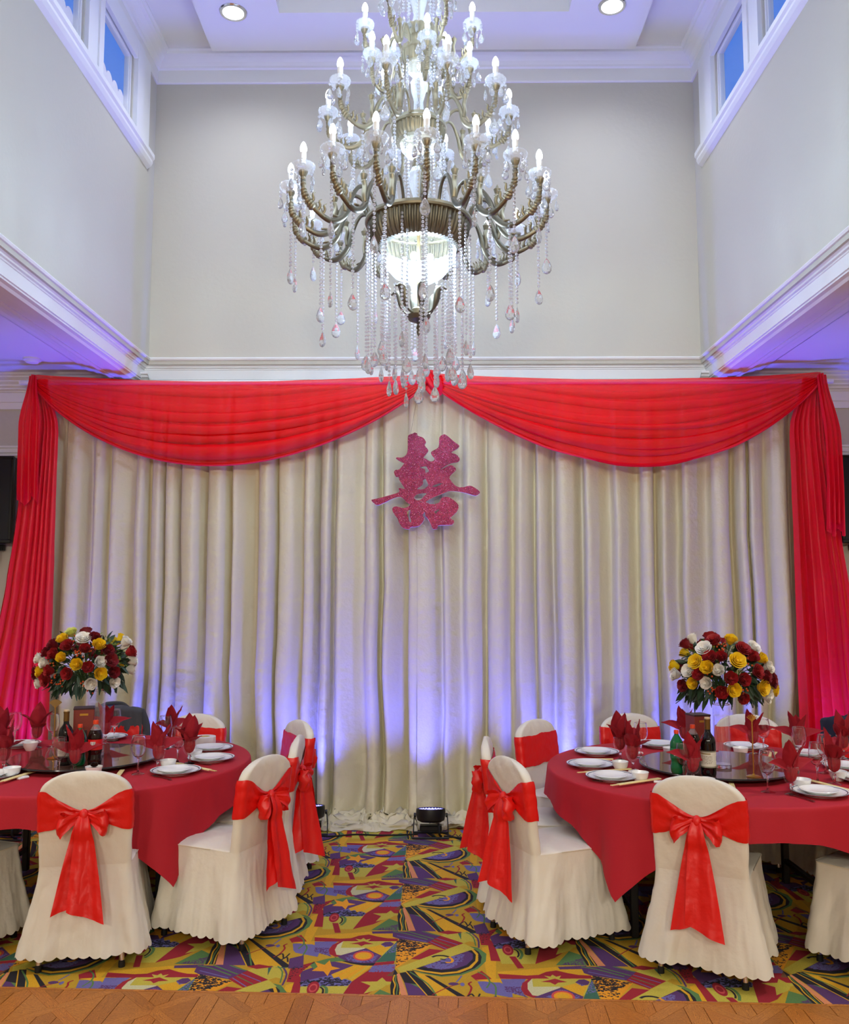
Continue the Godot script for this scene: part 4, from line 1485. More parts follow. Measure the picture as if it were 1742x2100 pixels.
	# curtain of strings below the big ring and the glass bowl
	for ring in [[14, 0.268, 3.60, 3.00], [10, 0.225, 3.53, 2.94], [8, 0.15, 3.30, 2.875], [5, 0.085, 3.19, 2.815], [1, 0.0, 3.05, 2.80]]:
		for k in int(ring[0]):
			var a: float = TAU * (k + rng.randf_range(-0.25, 0.25)) / ring[0]
			var at := Vector3(ring[1] * cos(a), ring[2], ring[1] * sin(a))
			var low: float = ring[3] + rng.randf_range(-0.07, 0.09) * (1.0 if ring[0] > 1 else 0.0)
			var g: Array = bead_strand(at, ring[2] - low, 0.0, k * 17 + int(ring[0]))
			var st := obj("crystal_strand", g[0], M.cut, o)
			obj("crystal_drop", big_drop, M.cut, st, Transform3D(Basis(Vector3.UP, rng.randf() * TAU), g[1]))
	# strings under the upper rings
	for ring in [[12, 0.135, 4.09, 0.34], [8, 0.085, 4.53, 0.22], [8, 0.08, 5.02, 0.3]]:
		for k in int(ring[0]):
			var a: float = TAU * (k + rng.randf_range(-0.25, 0.25)) / ring[0]
			var at := Vector3(ring[1] * cos(a), ring[2], ring[1] * sin(a))
			var g: Array = bead_strand(at, ring[3] * rng.randf_range(0.7, 1.15), 0.0, k * 19 + int(ring[0]))
			var st := obj("crystal_strand", g[0], M.cut, o)
			obj("crystal_drop", small_drop, M.cut, st, Transform3D(Basis(Vector3.UP, rng.randf() * TAU), g[1]))
	# bulbs inside the glass bowl and dome
	var globe := ball(0.018, 14, 10, 1.3).mesh()
	for b in [[5, 0.075, 3.455, 1.0], [3, 0.045, 4.075, 0.4], [2, 0.03, 4.50, 0.3]]:
		for k in int(b[0]):
			var a: float = TAU * (k + 0.5) / b[0]
			var at := Vector3(b[1] * cos(a), b[2], b[1] * sin(a))
			obj("bowl_bulb", globe, M.bulb, o, Transform3D(Basis().scaled(Vector3.ONE * sqrt(b[3])), at))
			var l := OmniLight3D.new()
			l.name = "bowl_light"
			l.light_color = Color8(192, 220, 255)
			l.light_energy = BOWL_E * b[3]
			l.light_size = 0.015
			l.omni_range = 30.0
			l.omni_attenuation = 2.0
			l.shadow_enabled = true
			l.position = at
			o.add_child(l, true)


# ------------------------------------------------------------------ ceiling downlights and the strips behind the panel
func downlight(x: float, y: float, z: float, label: String, energy: float, warm: Color, seen := false) -> void:
	var o := thing("downlight", label, "downlight", Vector3(x, y, z), 0.0, "" if seen else "recessed downlights out of view")
	obj("trim_ring", lathe([Vector2(0.078, 0.0), Vector2(0.08, -0.010), Vector2(0.098, -0.012), Vector2(0.105, -0.004), Vector2(0.105, 0.0)], 40), M.chrome if seen else M.white, o)
	var disc := lathe([Vector2(0, -0.005), Vector2(0.05, -0.006), Vector2(0.079, -0.004), Vector2(0.079, 0.0)], 40)
	obj("lamp_lens", disc, M.lamp_disc, o)
	var l := SpotLight3D.new()
	l.name = "downlight_lamp"
	l.light_color = warm
	l.light_energy = energy
	l.light_size = 0.07
	l.spot_angle = 78.0
	l.spot_angle_attenuation = 1.0
	l.spot_range = 30.0
	l.spot_attenuation = 2.0
	l.shadow_enabled = true
	l.rotation.x = -PI / 2
	l.position = Vector3(0, -0.02, 0)
	o.add_child(l)


func build_ceiling_lights() -> void:
	var cool := Color8(236, 242, 255)
	var warm := Color8(255, 250, 240)
	downlight(-1.495, 6.12, -6.25, "round bright downlight in the ceiling panel, left of the chandelier", DOWN_E, cool, true)
	downlight(1.355, 6.12, -6.20, "round bright downlight in the ceiling panel, right of the chandelier", DOWN_E, cool, true)
	for z in [-3.2, -0.4]:
		for x in [-1.495, 1.355]:
			downlight(x, 6.12, z, "recessed downlight in the ceiling panel, %s of its %s side" % ["second" if z < -2 else "third", "left" if x < 0 else "right"], DOWN_E, cool)
	for z in [-3.9, -1.2, 1.6]:
		for x in [-3.5, 3.4]:
			downlight(x, 3.53, z, "recessed downlight in the low %s ceiling, %s from the curtain" % ["left" if x < 0 else "right", "first" if z < -3 else ("second" if z < 0 else "third")], LOW_E, warm)
	for x in [-1.6, 0.0, 1.5]:
		downlight(x, 3.53, 3.5, "recessed downlight in the low ceiling at the near end, %s" % ("leftmost" if x < -1 else ("middle" if x < 1 else "rightmost")), LOW_E * 1.6, warm)
	for s in [-1.0, 1.0]:
		var x := -1.735 if s < 0 else 1.608
		var o := thing("led_strip", "blue light strip hidden on top of the ceiling panel, %s side" % ("left" if s < 0 else "right"), "light strip", Vector3(x, 6.171, -2.3))
		obj("diffuser", Geo.new().add(box(Vector3(0.02, 0.012, 7.0), 0.003), place(0, 0.006, 0)), M.led, o)
		var l := AreaLight3D.new()
		l.name = "strip_light"
		l.light_color = Color8(110, 100, 255)
		l.light_energy = STRIP_E
		l.area_size = Vector2(0.03, 7.0)
		l.shadow_enabled = true
		l.position = Vector3(s * 0.02, 0.016, 0)
		l.rotation = Vector3(PI / 2, 0, 0)
		o.add_child(l)
	for x in [-1.9, -0.05, 1.8]:
		var o := thing("stage_spotlight", "stage spotlight under the near beam aimed at the curtain, %s" % ("leftmost" if x < -1 else ("middle" if x < 1 else "rightmost")), "spotlight", Vector3(x, 3.33, 2.76))
		var aim := Transform3D(Basis.looking_at(Vector3(x * 0.55, 2.0, -6.9) - Vector3(x, 3.33, 2.76)), Vector3.ZERO)
		var barrel := Transform3D(Basis(Vector3.RIGHT, -PI / 2), Vector3.ZERO)
		obj("housing", lathe([Vector2(0, -0.12), Vector2(0.05, -0.115), Vector2(0.07, -0.06), Vector2(0.075, 0.09), Vector2(0.082, 0.10), Vector2(0.082, 0.12), Vector2(0.07, 0.12), Vector2(0.068, 0.10)], 28), M.black, o, aim * barrel)
		obj("lamp_lens", lathe([Vector2(0, 0.105), Vector2(0.068, 0.102)], 28), M.lamp_disc, o, aim * barrel)
		obj("bracket", tube([Vector3(0, 0.125, 0), Vector3(0, 0.06, 0)], 0.012, 8), M.black, o)
		var l := SpotLight3D.new()
		l.name = "spotlight_lamp"
		l.light_color = Color8(255, 246, 226)
		l.light_energy = WASH_E
		l.light_size = 0.07
		l.spot_angle = 30.0
		l.spot_angle_attenuation = 1.0
		l.spot_range = 30.0
		l.spot_attenuation = 2.0
		l.shadow_enabled = true
		l.transform = aim * Transform3D(Basis(), Vector3(0, 0, -0.13))
		o.add_child(l)
	var sd := thing("smoke_detector", "small round white smoke detector on the low left ceiling", "detector", Vector3(-3.05, 3.53, -6.55))
	obj("base", lathe([Vector2(0.0, 0.0), Vector2(0.065, 0.0), Vector2(0.065, -0.015), Vector2(0.055, -0.02), Vector2(0.0, -0.02)], 28), M.white, sd)
	obj("sensor_cap", lathe([Vector2(0.0, -0.035), Vector2(0.04, -0.034), Vector2(0.048, -0.028), Vector2(0.05, -0.02), Vector2(0.0, -0.019)], 28), M.white, sd)


# ------------------------------------------------------------------ uplights on the floor
func par_light(x: float, z: float, turn: float, label: String, energy: float, tilt := 0.14, spread := 54.0) -> void:
	var o := thing("uplight", label, "uplight", Vector3(x, 0.004, z), turn)
	var lean := Transform3D(Basis(Vector3.RIGHT, -tilt), Vector3(0, 0.145, 0))
	obj("housing", lathe([Vector2(0, -0.045), Vector2(0.075, -0.043), Vector2(0.098, -0.03), Vector2(0.104, 0.0), Vector2(0.106, 0.035), Vector2(0.104, 0.048), Vector2(0.094, 0.050), Vector2(0.094, 0.040)], 40), M.black, o, lean)
	obj("lens", lathe([Vector2(0, 0.041), Vector2(0.05, 0.041), Vector2(0.093, 0.040)], 32), M.par_lens, o, lean)
	var dots := Geo.new()
	var dot := ball(0.0055, 6, 4, 0.6)
	for r in [[1, 0.0], [6, 0.022], [12, 0.044], [18, 0.066], [22, 0.083]]:
		for k in int(r[0]):
			dots.add(dot, place(r[1] * cos(TAU * k / r[0]), 0.0425, r[1] * sin(TAU * k / r[0])))
	obj("led_dots", dots, M.par_dot, o, lean)
	for s in [-1.0, 1.0]:
		var y := Geo.new()
		for q in [-1.0, 1.0]:
			y.add(tube([Vector3(s * 0.118, 0.15, 0.0), Vector3(s * 0.124, 0.075, q * 0.03), Vector3(s * 0.126, 0.006, q * 0.075)], 0.0045, 6))
		obj("yoke", y, M.black, o)
		obj("tilt_knob", Geo.new().add(lathe([Vector2(0, 0), Vector2(0.014, 0.0), Vector2(0.016, 0.006), Vector2(0.016, 0.016), Vector2(0.0, 0.018)], 14), Transform3D(Basis(Vector3(0, 0, 1), -s * PI / 2), Vector3(s * 0.106, 0.148, 0))), M.black, o)
	for q in [-1.0, 1.0]:
		obj("foot_bar", Geo.new().add(box(Vector3(0.26, 0.012, 0.022), 0.003), place(0, 0.007, q * 0.075)), M.black, o)
	obj("power_box", Geo.new().add(box(Vector3(0.16, 0.04, 0.07), 0.006), place(0.0, 0.055, -0.02)), M.black, o)
	obj("cable_gland", tube(smooth([Vector3(0.055, 0.10, 0.05), Vector3(0.06, 0.07, 0.075), Vector3(0.062, 0.03, 0.07), Vector3(0.075, 0.008, 0.03)], 4), 0.008, 8), M.rubber, o)
	var l := SpotLight3D.new()
	l.name = "uplight_lamp"
	l.light_color = Color(0.07, 0.09, 1.0).linear_to_srgb()
	l.light_energy = energy
	l.light_size = 0.06
	l.spot_angle = spread
	l.spot_angle_attenuation = 0.75
	l.spot_range = 20.0
	l.spot_attenuation = 2.0
	l.shadow_enabled = true
	l.transform = lean * Transform3D(Basis(Vector3.RIGHT, PI / 2), Vector3(0, 0.058, 0))
	o.add_child(l)


func build_uplights() -> void:
	par_light(-0.005, -6.50, 0.0, "black stage uplight with blue diodes at the curtain's centre parting", PAR_E)
	par_light(-0.885, -6.58, 0.1, "black stage uplight with blue diodes behind the left aisle chairs", PAR_E)
	par_light(0.93, -6.62, 0.0, "black stage uplight on the floor behind the right aisle chairs", PAR_E)
	par_light(-1.95, -6.66, 0.0, "black stage uplight on the floor behind the left table", PAR_E)
	par_light(2.02, -6.62, 0.0, "black stage uplight on the floor behind the right table", PAR_E)
	par_light(-3.02, -6.42, 0.0, "black stage uplight on the floor below the left red side drape", PAR_E * 1.4, 0.16, 30.0)
	par_light(2.98, -6.42, 0.0, "black stage uplight on the floor below the right red side drape", PAR_E * 1.4, 0.16, 30.0)
	for c in [[[Vector3(-1.02, 0.010, -6.55), Vector3(-0.75, 0.010, -6.47), Vector3(-0.55, 0.010, -6.52), Vector3(-0.35, 0.010, -6.50), Vector3(-0.10, 0.010, -6.53)], "thin black cable on the carpet between the two visible uplights"], [[Vector3(0.09, 0.010, -6.48), Vector3(0.25, 0.010, -6.43), Vector3(0.42, 0.010, -6.46), Vector3(0.6, 0.010, -6.40), Vector3(0.86, 0.010, -6.55)], "thin black cable on the carpet right of the centre uplight"]]:
		tag(obj("power_cable", tube(smooth(c[0], 6), 0.006, 8), M.rubber), c[1], "cable")


# ------------------------------------------------------------------ banquet chairs in white covers with red sashes
# a point on a rounded rectangle walked by arc length u in 0..1 from the middle of the back, counter-clockwise seen from above; returns position and outward normal
func around(u: float, hx: float, zb: float, zf: float, r: float) -> Array:
	r = minf(r, minf(hx, (zb - zf) / 2) * 0.98)
	var w := 2.0 * (hx - r)
	var d := (zb - zf) - 2.0 * r
	var q := PI * r / 2.0
	var total := 2.0 * w + 2.0 * d + 4.0 * q
	var s := fposmod(u, 1.0) * total
	if s < w / 2:
		return [Vector3(s, 0, zb), Vector3(0, 0, 1)]
	s -= w / 2
	var cs := [[Vector2(hx - r, zb - r), 0.0], [Vector2(hx - r, zf + r), 1.0], [Vector2(-hx + r, zf + r), 2.0], [Vector2(-hx + r, zb - r), 3.0]]
	var sides := [d, w, d, w / 2]
	for k in 4:
		if s < q:
			var a: float = PI / 2 - PI / 2 * cs[k][1] - s / r
			var n := Vector3(cos(a), 0, sin(a))
			return [Vector3(cs[k][0].x, 0, cs[k][0].y) + n * r, n]
		s -= q
		if s < sides[k] or k == 3:
			match k:
				0: return [Vector3(hx, 0, zb - r - s), Vector3(1, 0, 0)]
				1: return [Vector3(hx - r - s, 0, zf), Vector3(0, 0, -1)]
				2: return [Vector3(-hx, 0, zf + r + s), Vector3(-1, 0, 0)]
				3: return [Vector3(-hx + r + s, 0, zb), Vector3(0, 0, 1)]
		s -= sides[k]
	return [Vector3(0, 0, zb), Vector3(0, 0, 1)]


const BACK_TOP := 0.905

# half width and half thickness of the padded back at height y
func back_shape(y: float) -> Array:
	var k := clampf((y - 0.775) / (BACK_TOP - 0.775), 0.0, 1.0)
	var round_off := pow(maxf(0.0, 1.0 - pow(k, 2.6)), 0.5)
	var hx := lerpf(0.209, 0.213, smoothstep(0.45, 0.7, y)) * round_off
	return [hx, 0.027 * pow(maxf(0.0, 1.0 - pow(k, 4.0)), 0.5), 0.205 + 0.055 * (y - 0.45) / 0.45]


func chair_cover(s: int) -> Geo:
	var f := FastNoiseLite.new()
	f.seed = s
	f.frequency = 1.0
	var rng := RandomNumberGenerator.new()
	rng.seed = s
	var ph := [rng.randf() * TAU, rng.randf() * TAU, rng.randf() * TAU]
	var g := Geo.new()
	var cols := 264
	var rows := []
	for r in 15:
		var k := r / 14.0
		var row := PackedVector3Array()
		var hx := lerpf(0.209, 0.272, pow(k, 1.35))
		var zf := lerpf(-0.225, -0.285, k)
		var zb := lerpf(0.2332, 0.300, pow(k, 1.3))
		for c in cols + 1:
			var u := float(c % cols) / cols
			var pn := around(u, hx, zb, zf, lerpf(0.023, 0.06, sqrt(k)))
			var a := TAU * u
			var fold := sin(9.0 * a + ph[0]) + 0.7 * sin(15.0 * a + ph[1]) + 0.6 * sin(5.0 * a + ph[2]) + 1.4 * f.get_noise_2d(cos(a) * 3.0, sin(a) * 3.0)
			var side_fold := exp(-pow((fposmod(u + 0.5, 1.0) - 0.5 - 0.16) * 22.0, 2.0)) + exp(-pow((fposmod(u + 0.5, 1.0) - 0.5 + 0.16) * 22.0, 2.0))
			var amp := 0.0085 * pow(k, 1.2)
			var p: Vector3 = pn[0] + pn[1] * (amp * fold + side_fold * 0.022 * k + 0.006 * smoothstep(0.0, 0.25, k) * f.get_noise_2d(u * 30.0, k * 4.0))
			var y := lerpf(0.462, 0.074, k) + 0.010 * pow(k, 3.0) * f.get_noise_2d(cos(a) * 2.0 + 7.0, sin(a) * 2.0)
			if r == 14:
				y -= 0.011 * absf(sin(PI * u * 44.0))
			row.append(Vector3(p.x, y, p.z))
		rows.append(row)
	g.sheet(rows, true, 4.0, 1.0)
	# padded seat
	rows = []
	for r in 7:
		var k := [1.0, 0.985, 0.95, 0.85, 0.6, 0.3, 0.0][r] as float
		var row := PackedVector3Array()
		for c in 97:
			var pn := around(float(c % 96) / 96.0, 0.209, 0.215, -0.225, 0.023)
			var p: Vector3 = pn[0]
			row.append(Vector3(p.x * k, 0.462 + 0.022 * sqrt(maxf(0.0, 1.0 - k * k)) + 0.004 * f.get_noise_2d(p.x * k * 9.0, p.z * k * 9.0), 0.005 + (p.z - 0.005) * k))
		rows.append(row)
	g.sheet(rows, true)
	return g


func chair_back(s: int) -> Geo:
	var f := FastNoiseLite.new()
	f.seed = s + 3
	f.frequency = 1.0
	var rows := []
	for r in 34:
		var k := r / 33.0
		var y := lerpf(0.462, 0.775, k / 0.55) if k < 0.55 else 0.775 + (BACK_TOP - 0.775) * sin((k - 0.55) / 0.45 * PI / 2)
		var b := back_shape(y)
		var row := PackedVector3Array()
		for c in 81:
			if r == 33:
				row.append(Vector3(0, y, b[2]))
				continue
			var pn := around(float(c % 80) / 80.0, maxf(b[0], 0.003), b[2] + maxf(b[1], 0.002), b[2] - maxf(b[1], 0.002), 0.022)
			var p: Vector3 = pn[0]
			var wr := 0.0035 * smoothstep(0.462, 0.53, y) * f.get_noise_2d(p.x * 14.0, y * 11.0 + (4.0 if p.z > b[2] else 0.0))
			row.append(Vector3(p.x, y, p.z) + pn[1] * wr)
		rows.append(row)
	return Geo.new().sheet(rows, true, 2.0, 1.0)


func sash_band(s: int) -> Geo:
	var f := FastNoiseLite.new()
	f.seed = s + 5
	f.frequency = 1.0
	var g := Geo.new()
	for layer in 1:
		var rows := []
		for r in 13:
			var v := r / 12.0
			var row := PackedVector3Array()
			for c in 121:
				var u := c / 120.0
				# gathered towards the knot in the middle of the back
				var near := 1.0 - clampf(minf(u, 1.0 - u) / 0.215, 0.0, 1.0)
				near = near * near * (3.0 - 2.0 * near)
				var lo := lerpf(0.625, 0.690, near)
				var hi := lerpf(0.815, 0.725, near)
				var y := lerpf(lo, hi, v) + 0.010 * f.get_noise_2d(u * 6.0, 3.0) * (1.0 - near)
				var b := back_shape(y)
				var pn := around(u, b[0] + 0.006, b[2] + b[1] + 0.007, b[2] - b[1] - 0.007, 0.026)
				var p: Vector3 = pn[0]
				var pleat := (0.0045 * sin(v * 17.0 + 5.0 * f.get_noise_2d(u * 4.0, 0.0)) + 0.004 * f.get_noise_2d(u * 14.0, v * 9.0)) * (0.25 + near) + 0.006 * near
				row.append(Vector3(p.x, y, p.z) + pn[1] * maxf(-0.002, pleat))
			rows.append(row)
		g.sheet(rows, false, 4.0, 1.0)
	return g


func bow_loop(side: float, s: int, droop: float) -> Geo:
	var f := FastNoiseLite.new()
	f.seed = s
	f.frequency = 1.0
	var rows := []
	for r in 29:
		var u := r / 28.0
		var row := PackedVector3Array()
		var reach := pow(sin(PI * u), 0.75)
		var hw := lerpf(0.018, 0.060, pow(sin(PI * u), 1.3))
		for c in 15:
			var w := c / 14.0 * 2.0 - 1.0
			var x := side * (0.008 + 0.108 * reach)
			var z := 0.012 + 0.034 * sin(TAU * u) * 0.9 + 0.020 * reach + 0.007 * sin(w * 5.0 + u * 6.0) * sin(PI * u) + 0.008 * f.get_noise_2d(w * 1.5, u * 4.0)
			row.append(Vector3(x - side * 0.016 * w * w * reach, w * hw - droop * reach + 0.008 * f.get_noise_2d(u * 5.0, w + 5.0), z))
		rows.append(row)
	return Geo.new().sheet(rows)


func bow_tail(lean: float, length: float, s: int, front: float) -> Geo:
	var f := FastNoiseLite.new()
	f.seed = s
	f.frequency = 1.0
	var rows := []
	for r in 25:
		var v := r / 24.0
		var hw := lerpf(0.022, 0.084, pow(v, 0.7))
		var row := PackedVector3Array()
		for c in 17:
			var w := c / 16.0 * 2.0 - 1.0
			var x := lean * v + w * hw
			var cut := (0.030 * w * signf(lean)) * v
			var fold := (0.008 * sin(w * 4.0 + s + v * 2.0) + 0.006 * f.get_noise_2d(w * 2.0, v * 3.0)) * (0.4 + 0.8 * v)
			row.append(Vector3(x, 0.0 - (length + cut) * v, front + 0.016 * sin(minf(v * 4.0, 1.0) * PI) + 0.052 * v + fold + 0.012 * v * v))
		rows.append(row)
	return Geo.new().sheet(rows, false, 1.0, 3.0)


var chair_kinds := []

func make_chair_parts(s: int) -> Dictionary:
	var lg := tube([Vector3(0, 0.03, 0), Vector3(0, 0.42, -0.06)], 0.0125, 14).mesh()
	var foot := lathe([Vector2(0, 0.0), Vector2(0.0155, 0.0), Vector2(0.0155, 0.018), Vector2(0.0125, 0.032), Vector2(0, 0.032)], 14).mesh()
	var pipe := []
	for c in range(15, 58):
		var pn := around(c / 72.0, 0.2105, 0.228, -0.2265, 0.024)
		pipe.append(pn[0] + Vector3(0, 0.464, 0))
	return {"cover": chair_cover(s).mesh(), "back": chair_back(s).mesh(), "band": sash_band(s).mesh(), "leg": lg, "foot": foot, "piping": tube(pipe, 0.0032, 6, 1.0, false).mesh(),
		"loops": [bow_loop(-1.0, s, 0.042).mesh(), bow_loop(1.0, s + 1, 0.036).mesh()], "tails": [bow_tail(-0.034, 0.43 + 0.03 * sin(s), s, 0.012).mesh(), bow_tail(0.036, 0.44 + 0.03 * cos(s), s + 4, 0.024).mesh()],
		"knot": ball(0.026, 14, 10, 1.15).mesh(), "embroidery": tube(smooth([Vector3(0, 0, 0), Vector3(0.008, 0.012, 0), Vector3(0.018, 0.006, 0), Vector3(0.010, -0.004, 0), Vector3(0.004, -0.016, 0), Vector3(0.014, -0.012, 0)], 4), 0.0016, 5).mesh()}


func chair(x: float, z: float, fx: float, fz: float, kind: int, label: String, twist := 0.0) -> Node3D:
	var turn := atan2(-fx, -fz)
	var o := thing("banquet_chair", label, "chair", Vector3(x, 0.004, z), turn, "covered banquet chairs round the two tables")
	var p: Dictionary = chair_kinds[kind]
	for q in [[-0.185, 0.255, 0.4], [0.185, 0.255, -0.4], [-0.19, -0.225, PI - 0.4], [0.19, -0.225, PI + 0.4]]:
		var l := obj("leg", p.leg, M.chrome, o, place(q[0], 0.0, q[1], -q[2]))
		obj("foot_cap", p.foot, M.rubber, l)
	var c := obj("chair_cover", p.cover, M.cover, o)
	obj("seat_piping", p.piping, M.piping, c)
	obj("back_cover", p.back, M.cover, o)
	var band := obj("sash", p.band, M.sash, o)
	var at := place(0.0, 0.705, back_shape(0.705)[2] + 0.040)
	obj("bow_knot", p.knot, M.sash, band, at * Transform3D(Basis().scaled(Vector3(0.85, 1, 0.8)), Vector3(0, 0, 0.010)))
	for q in 2:
		obj("bow_loop", p.loops[q], M.sash, band, at)
		obj("bow_tail", p.tails[q], M.sash, band, at * place(0.0, 0.0, 0.0, twist))
	return o


func build_chairs() -> void:
	for k in 4:
		chair_kinds.append(make_chair_parts(11 + k * 7))
	# left table
	chair(-1.68, -4.50, -0.17, -0.985, 0, "white covered chair with red bow, its back square to us before the left table")
	chair(-1.088, -4.746, -0.91, -0.41, 1, "white covered chair with red bow turned aside, nearest the aisle at the left table")
	chair(-1.045, -5.27, -1.0, 0.03, 2, "white covered chair with hanging red bow, middle one on the left table's aisle side", -0.8)
	chair(-1.09, -5.78, -0.86, 0.51, 3, "white covered chair facing us half hidden, farthest on the left table's aisle side")
	chair(-1.70, -5.97, -0.3, 0.95, 0, "white and red chair top behind the left table, right of the jacket chair")
	var coat_at := chair(-2.24, -6.05, 0.1, 1.0, 1, "white and red chair behind the left table that wears a grey jacket")
	chair(-2.375, -4.47, 0.3, -0.95, 2, "white covered chair cut by the left picture edge, skirt only showing")
	# right table
	chair(1.34, -4.375, 0.46, -0.89, 3, "white covered chair with red bow, its back to us before the right table")
	chair(0.63, -4.71, 0.92, -0.39, 0, "white covered chair seen from its side with broad seat, nearest the aisle at right", 0.4)
	chair(0.575, -5.20, 0.985, 0.1, 1, "white covered chair seen edge on with red bow, middle one on the right aisle side", 1.0)
	chair(0.88, -5.79, 0.75, 0.66, 2, "white chair facing us with straight red band, farthest on the right aisle side")
	chair(1.42, -6.0, 0.15, 0.99, 3, "white and red chair top behind the right table, left of the tall vase")
	chair(2.09, -5.98, -0.4, 0.92, 0, "white and red chair top behind the right table, seen through and right of the vase")
	chair(2.14, -4.32, -0.64, -0.77, 1, "white covered chair at the right picture edge, seat and skirt only showing")
	var navy_at := chair(2.50, -5.62, -0.85, 0.52, 2, "chair at the right picture edge beyond the napkins, hung with a navy jacket")
	jacket(coat_at, M.jacket, "charcoal grey jacket draped over the chair behind the left table", 3)
	jacket(navy_at, M.navy, "dark navy jacket over the chair at the right picture edge", 9)


func jacket(on: Node3D, m: Material, label: String, s: int) -> void:
	var o := thing("jacket", label, "jacket", on.position, on.rotation.y)
	var f := FastNoiseLite.new()
	f.seed = s
	f.frequency = 1.0
	var rows := []
	# from the front of the back, over its top, down behind
	for r in 33:
		var v := r / 32.0
		var row := PackedVector3Array()
		for c in 31:
			var w := c / 30.0 * 2.0 - 1.0
			var hx := 0.205 + 0.012 * sin(v * 5.0) + 0.02 * absf(v - 0.5)
			var y := 0.93 - 0.022 * w * w
			var zc := 0.262
			var z := zc
			if v < 0.42:
				y -= (0.42 - v) / 0.42 * 0.40
				z = zc - 0.046 - 0.015 * (0.42 - v)
			elif v > 0.58:
				y -= (v - 0.58) / 0.42 * 0.50
				z = zc + 0.064
			else:
				var a := (v - 0.42) / 0.16 * PI
				z = zc + 0.009 - 0.055 * cos(a)
				y += 0.016 * sin(a)
			var n := f.get_noise_2d(w * 2.0, v * 5.0)
			row.append(Vector3(w * hx + 0.008 * n, y + 0.012 * n, z + 0.012 * f.get_noise_2d(w * 4.0, v * 9.0) + (0.012 * sin(w * 7.0) if v > 0.6 else 0.0)))
		rows.append(row)
	obj("body", Geo.new().sheet(rows, false, 2.0, 3.0), m, o)
	for sg in [-1.0, 1.0]:
		var path := smooth([Vector3(sg * 0.185, 0.905, 0.27), Vector3(sg * 0.222, 0.80, 0.275), Vector3(sg * 0.225, 0.66, 0.28), Vector3(sg * 0.215, 0.52, 0.29), Vector3(sg * 0.21, 0.44, 0.29)], 5)
		obj("sleeve", tube(path, 0.042, 12, 0.65), m, o)
	obj("collar", tube(smooth([Vector3(-0.10, 0.925, 0.30), Vector3(-0.05, 0.95, 0.325), Vector3(0.05, 0.95, 0.325), Vector3(0.10, 0.925, 0.30)], 5), 0.017, 8, 0.6), m, o)


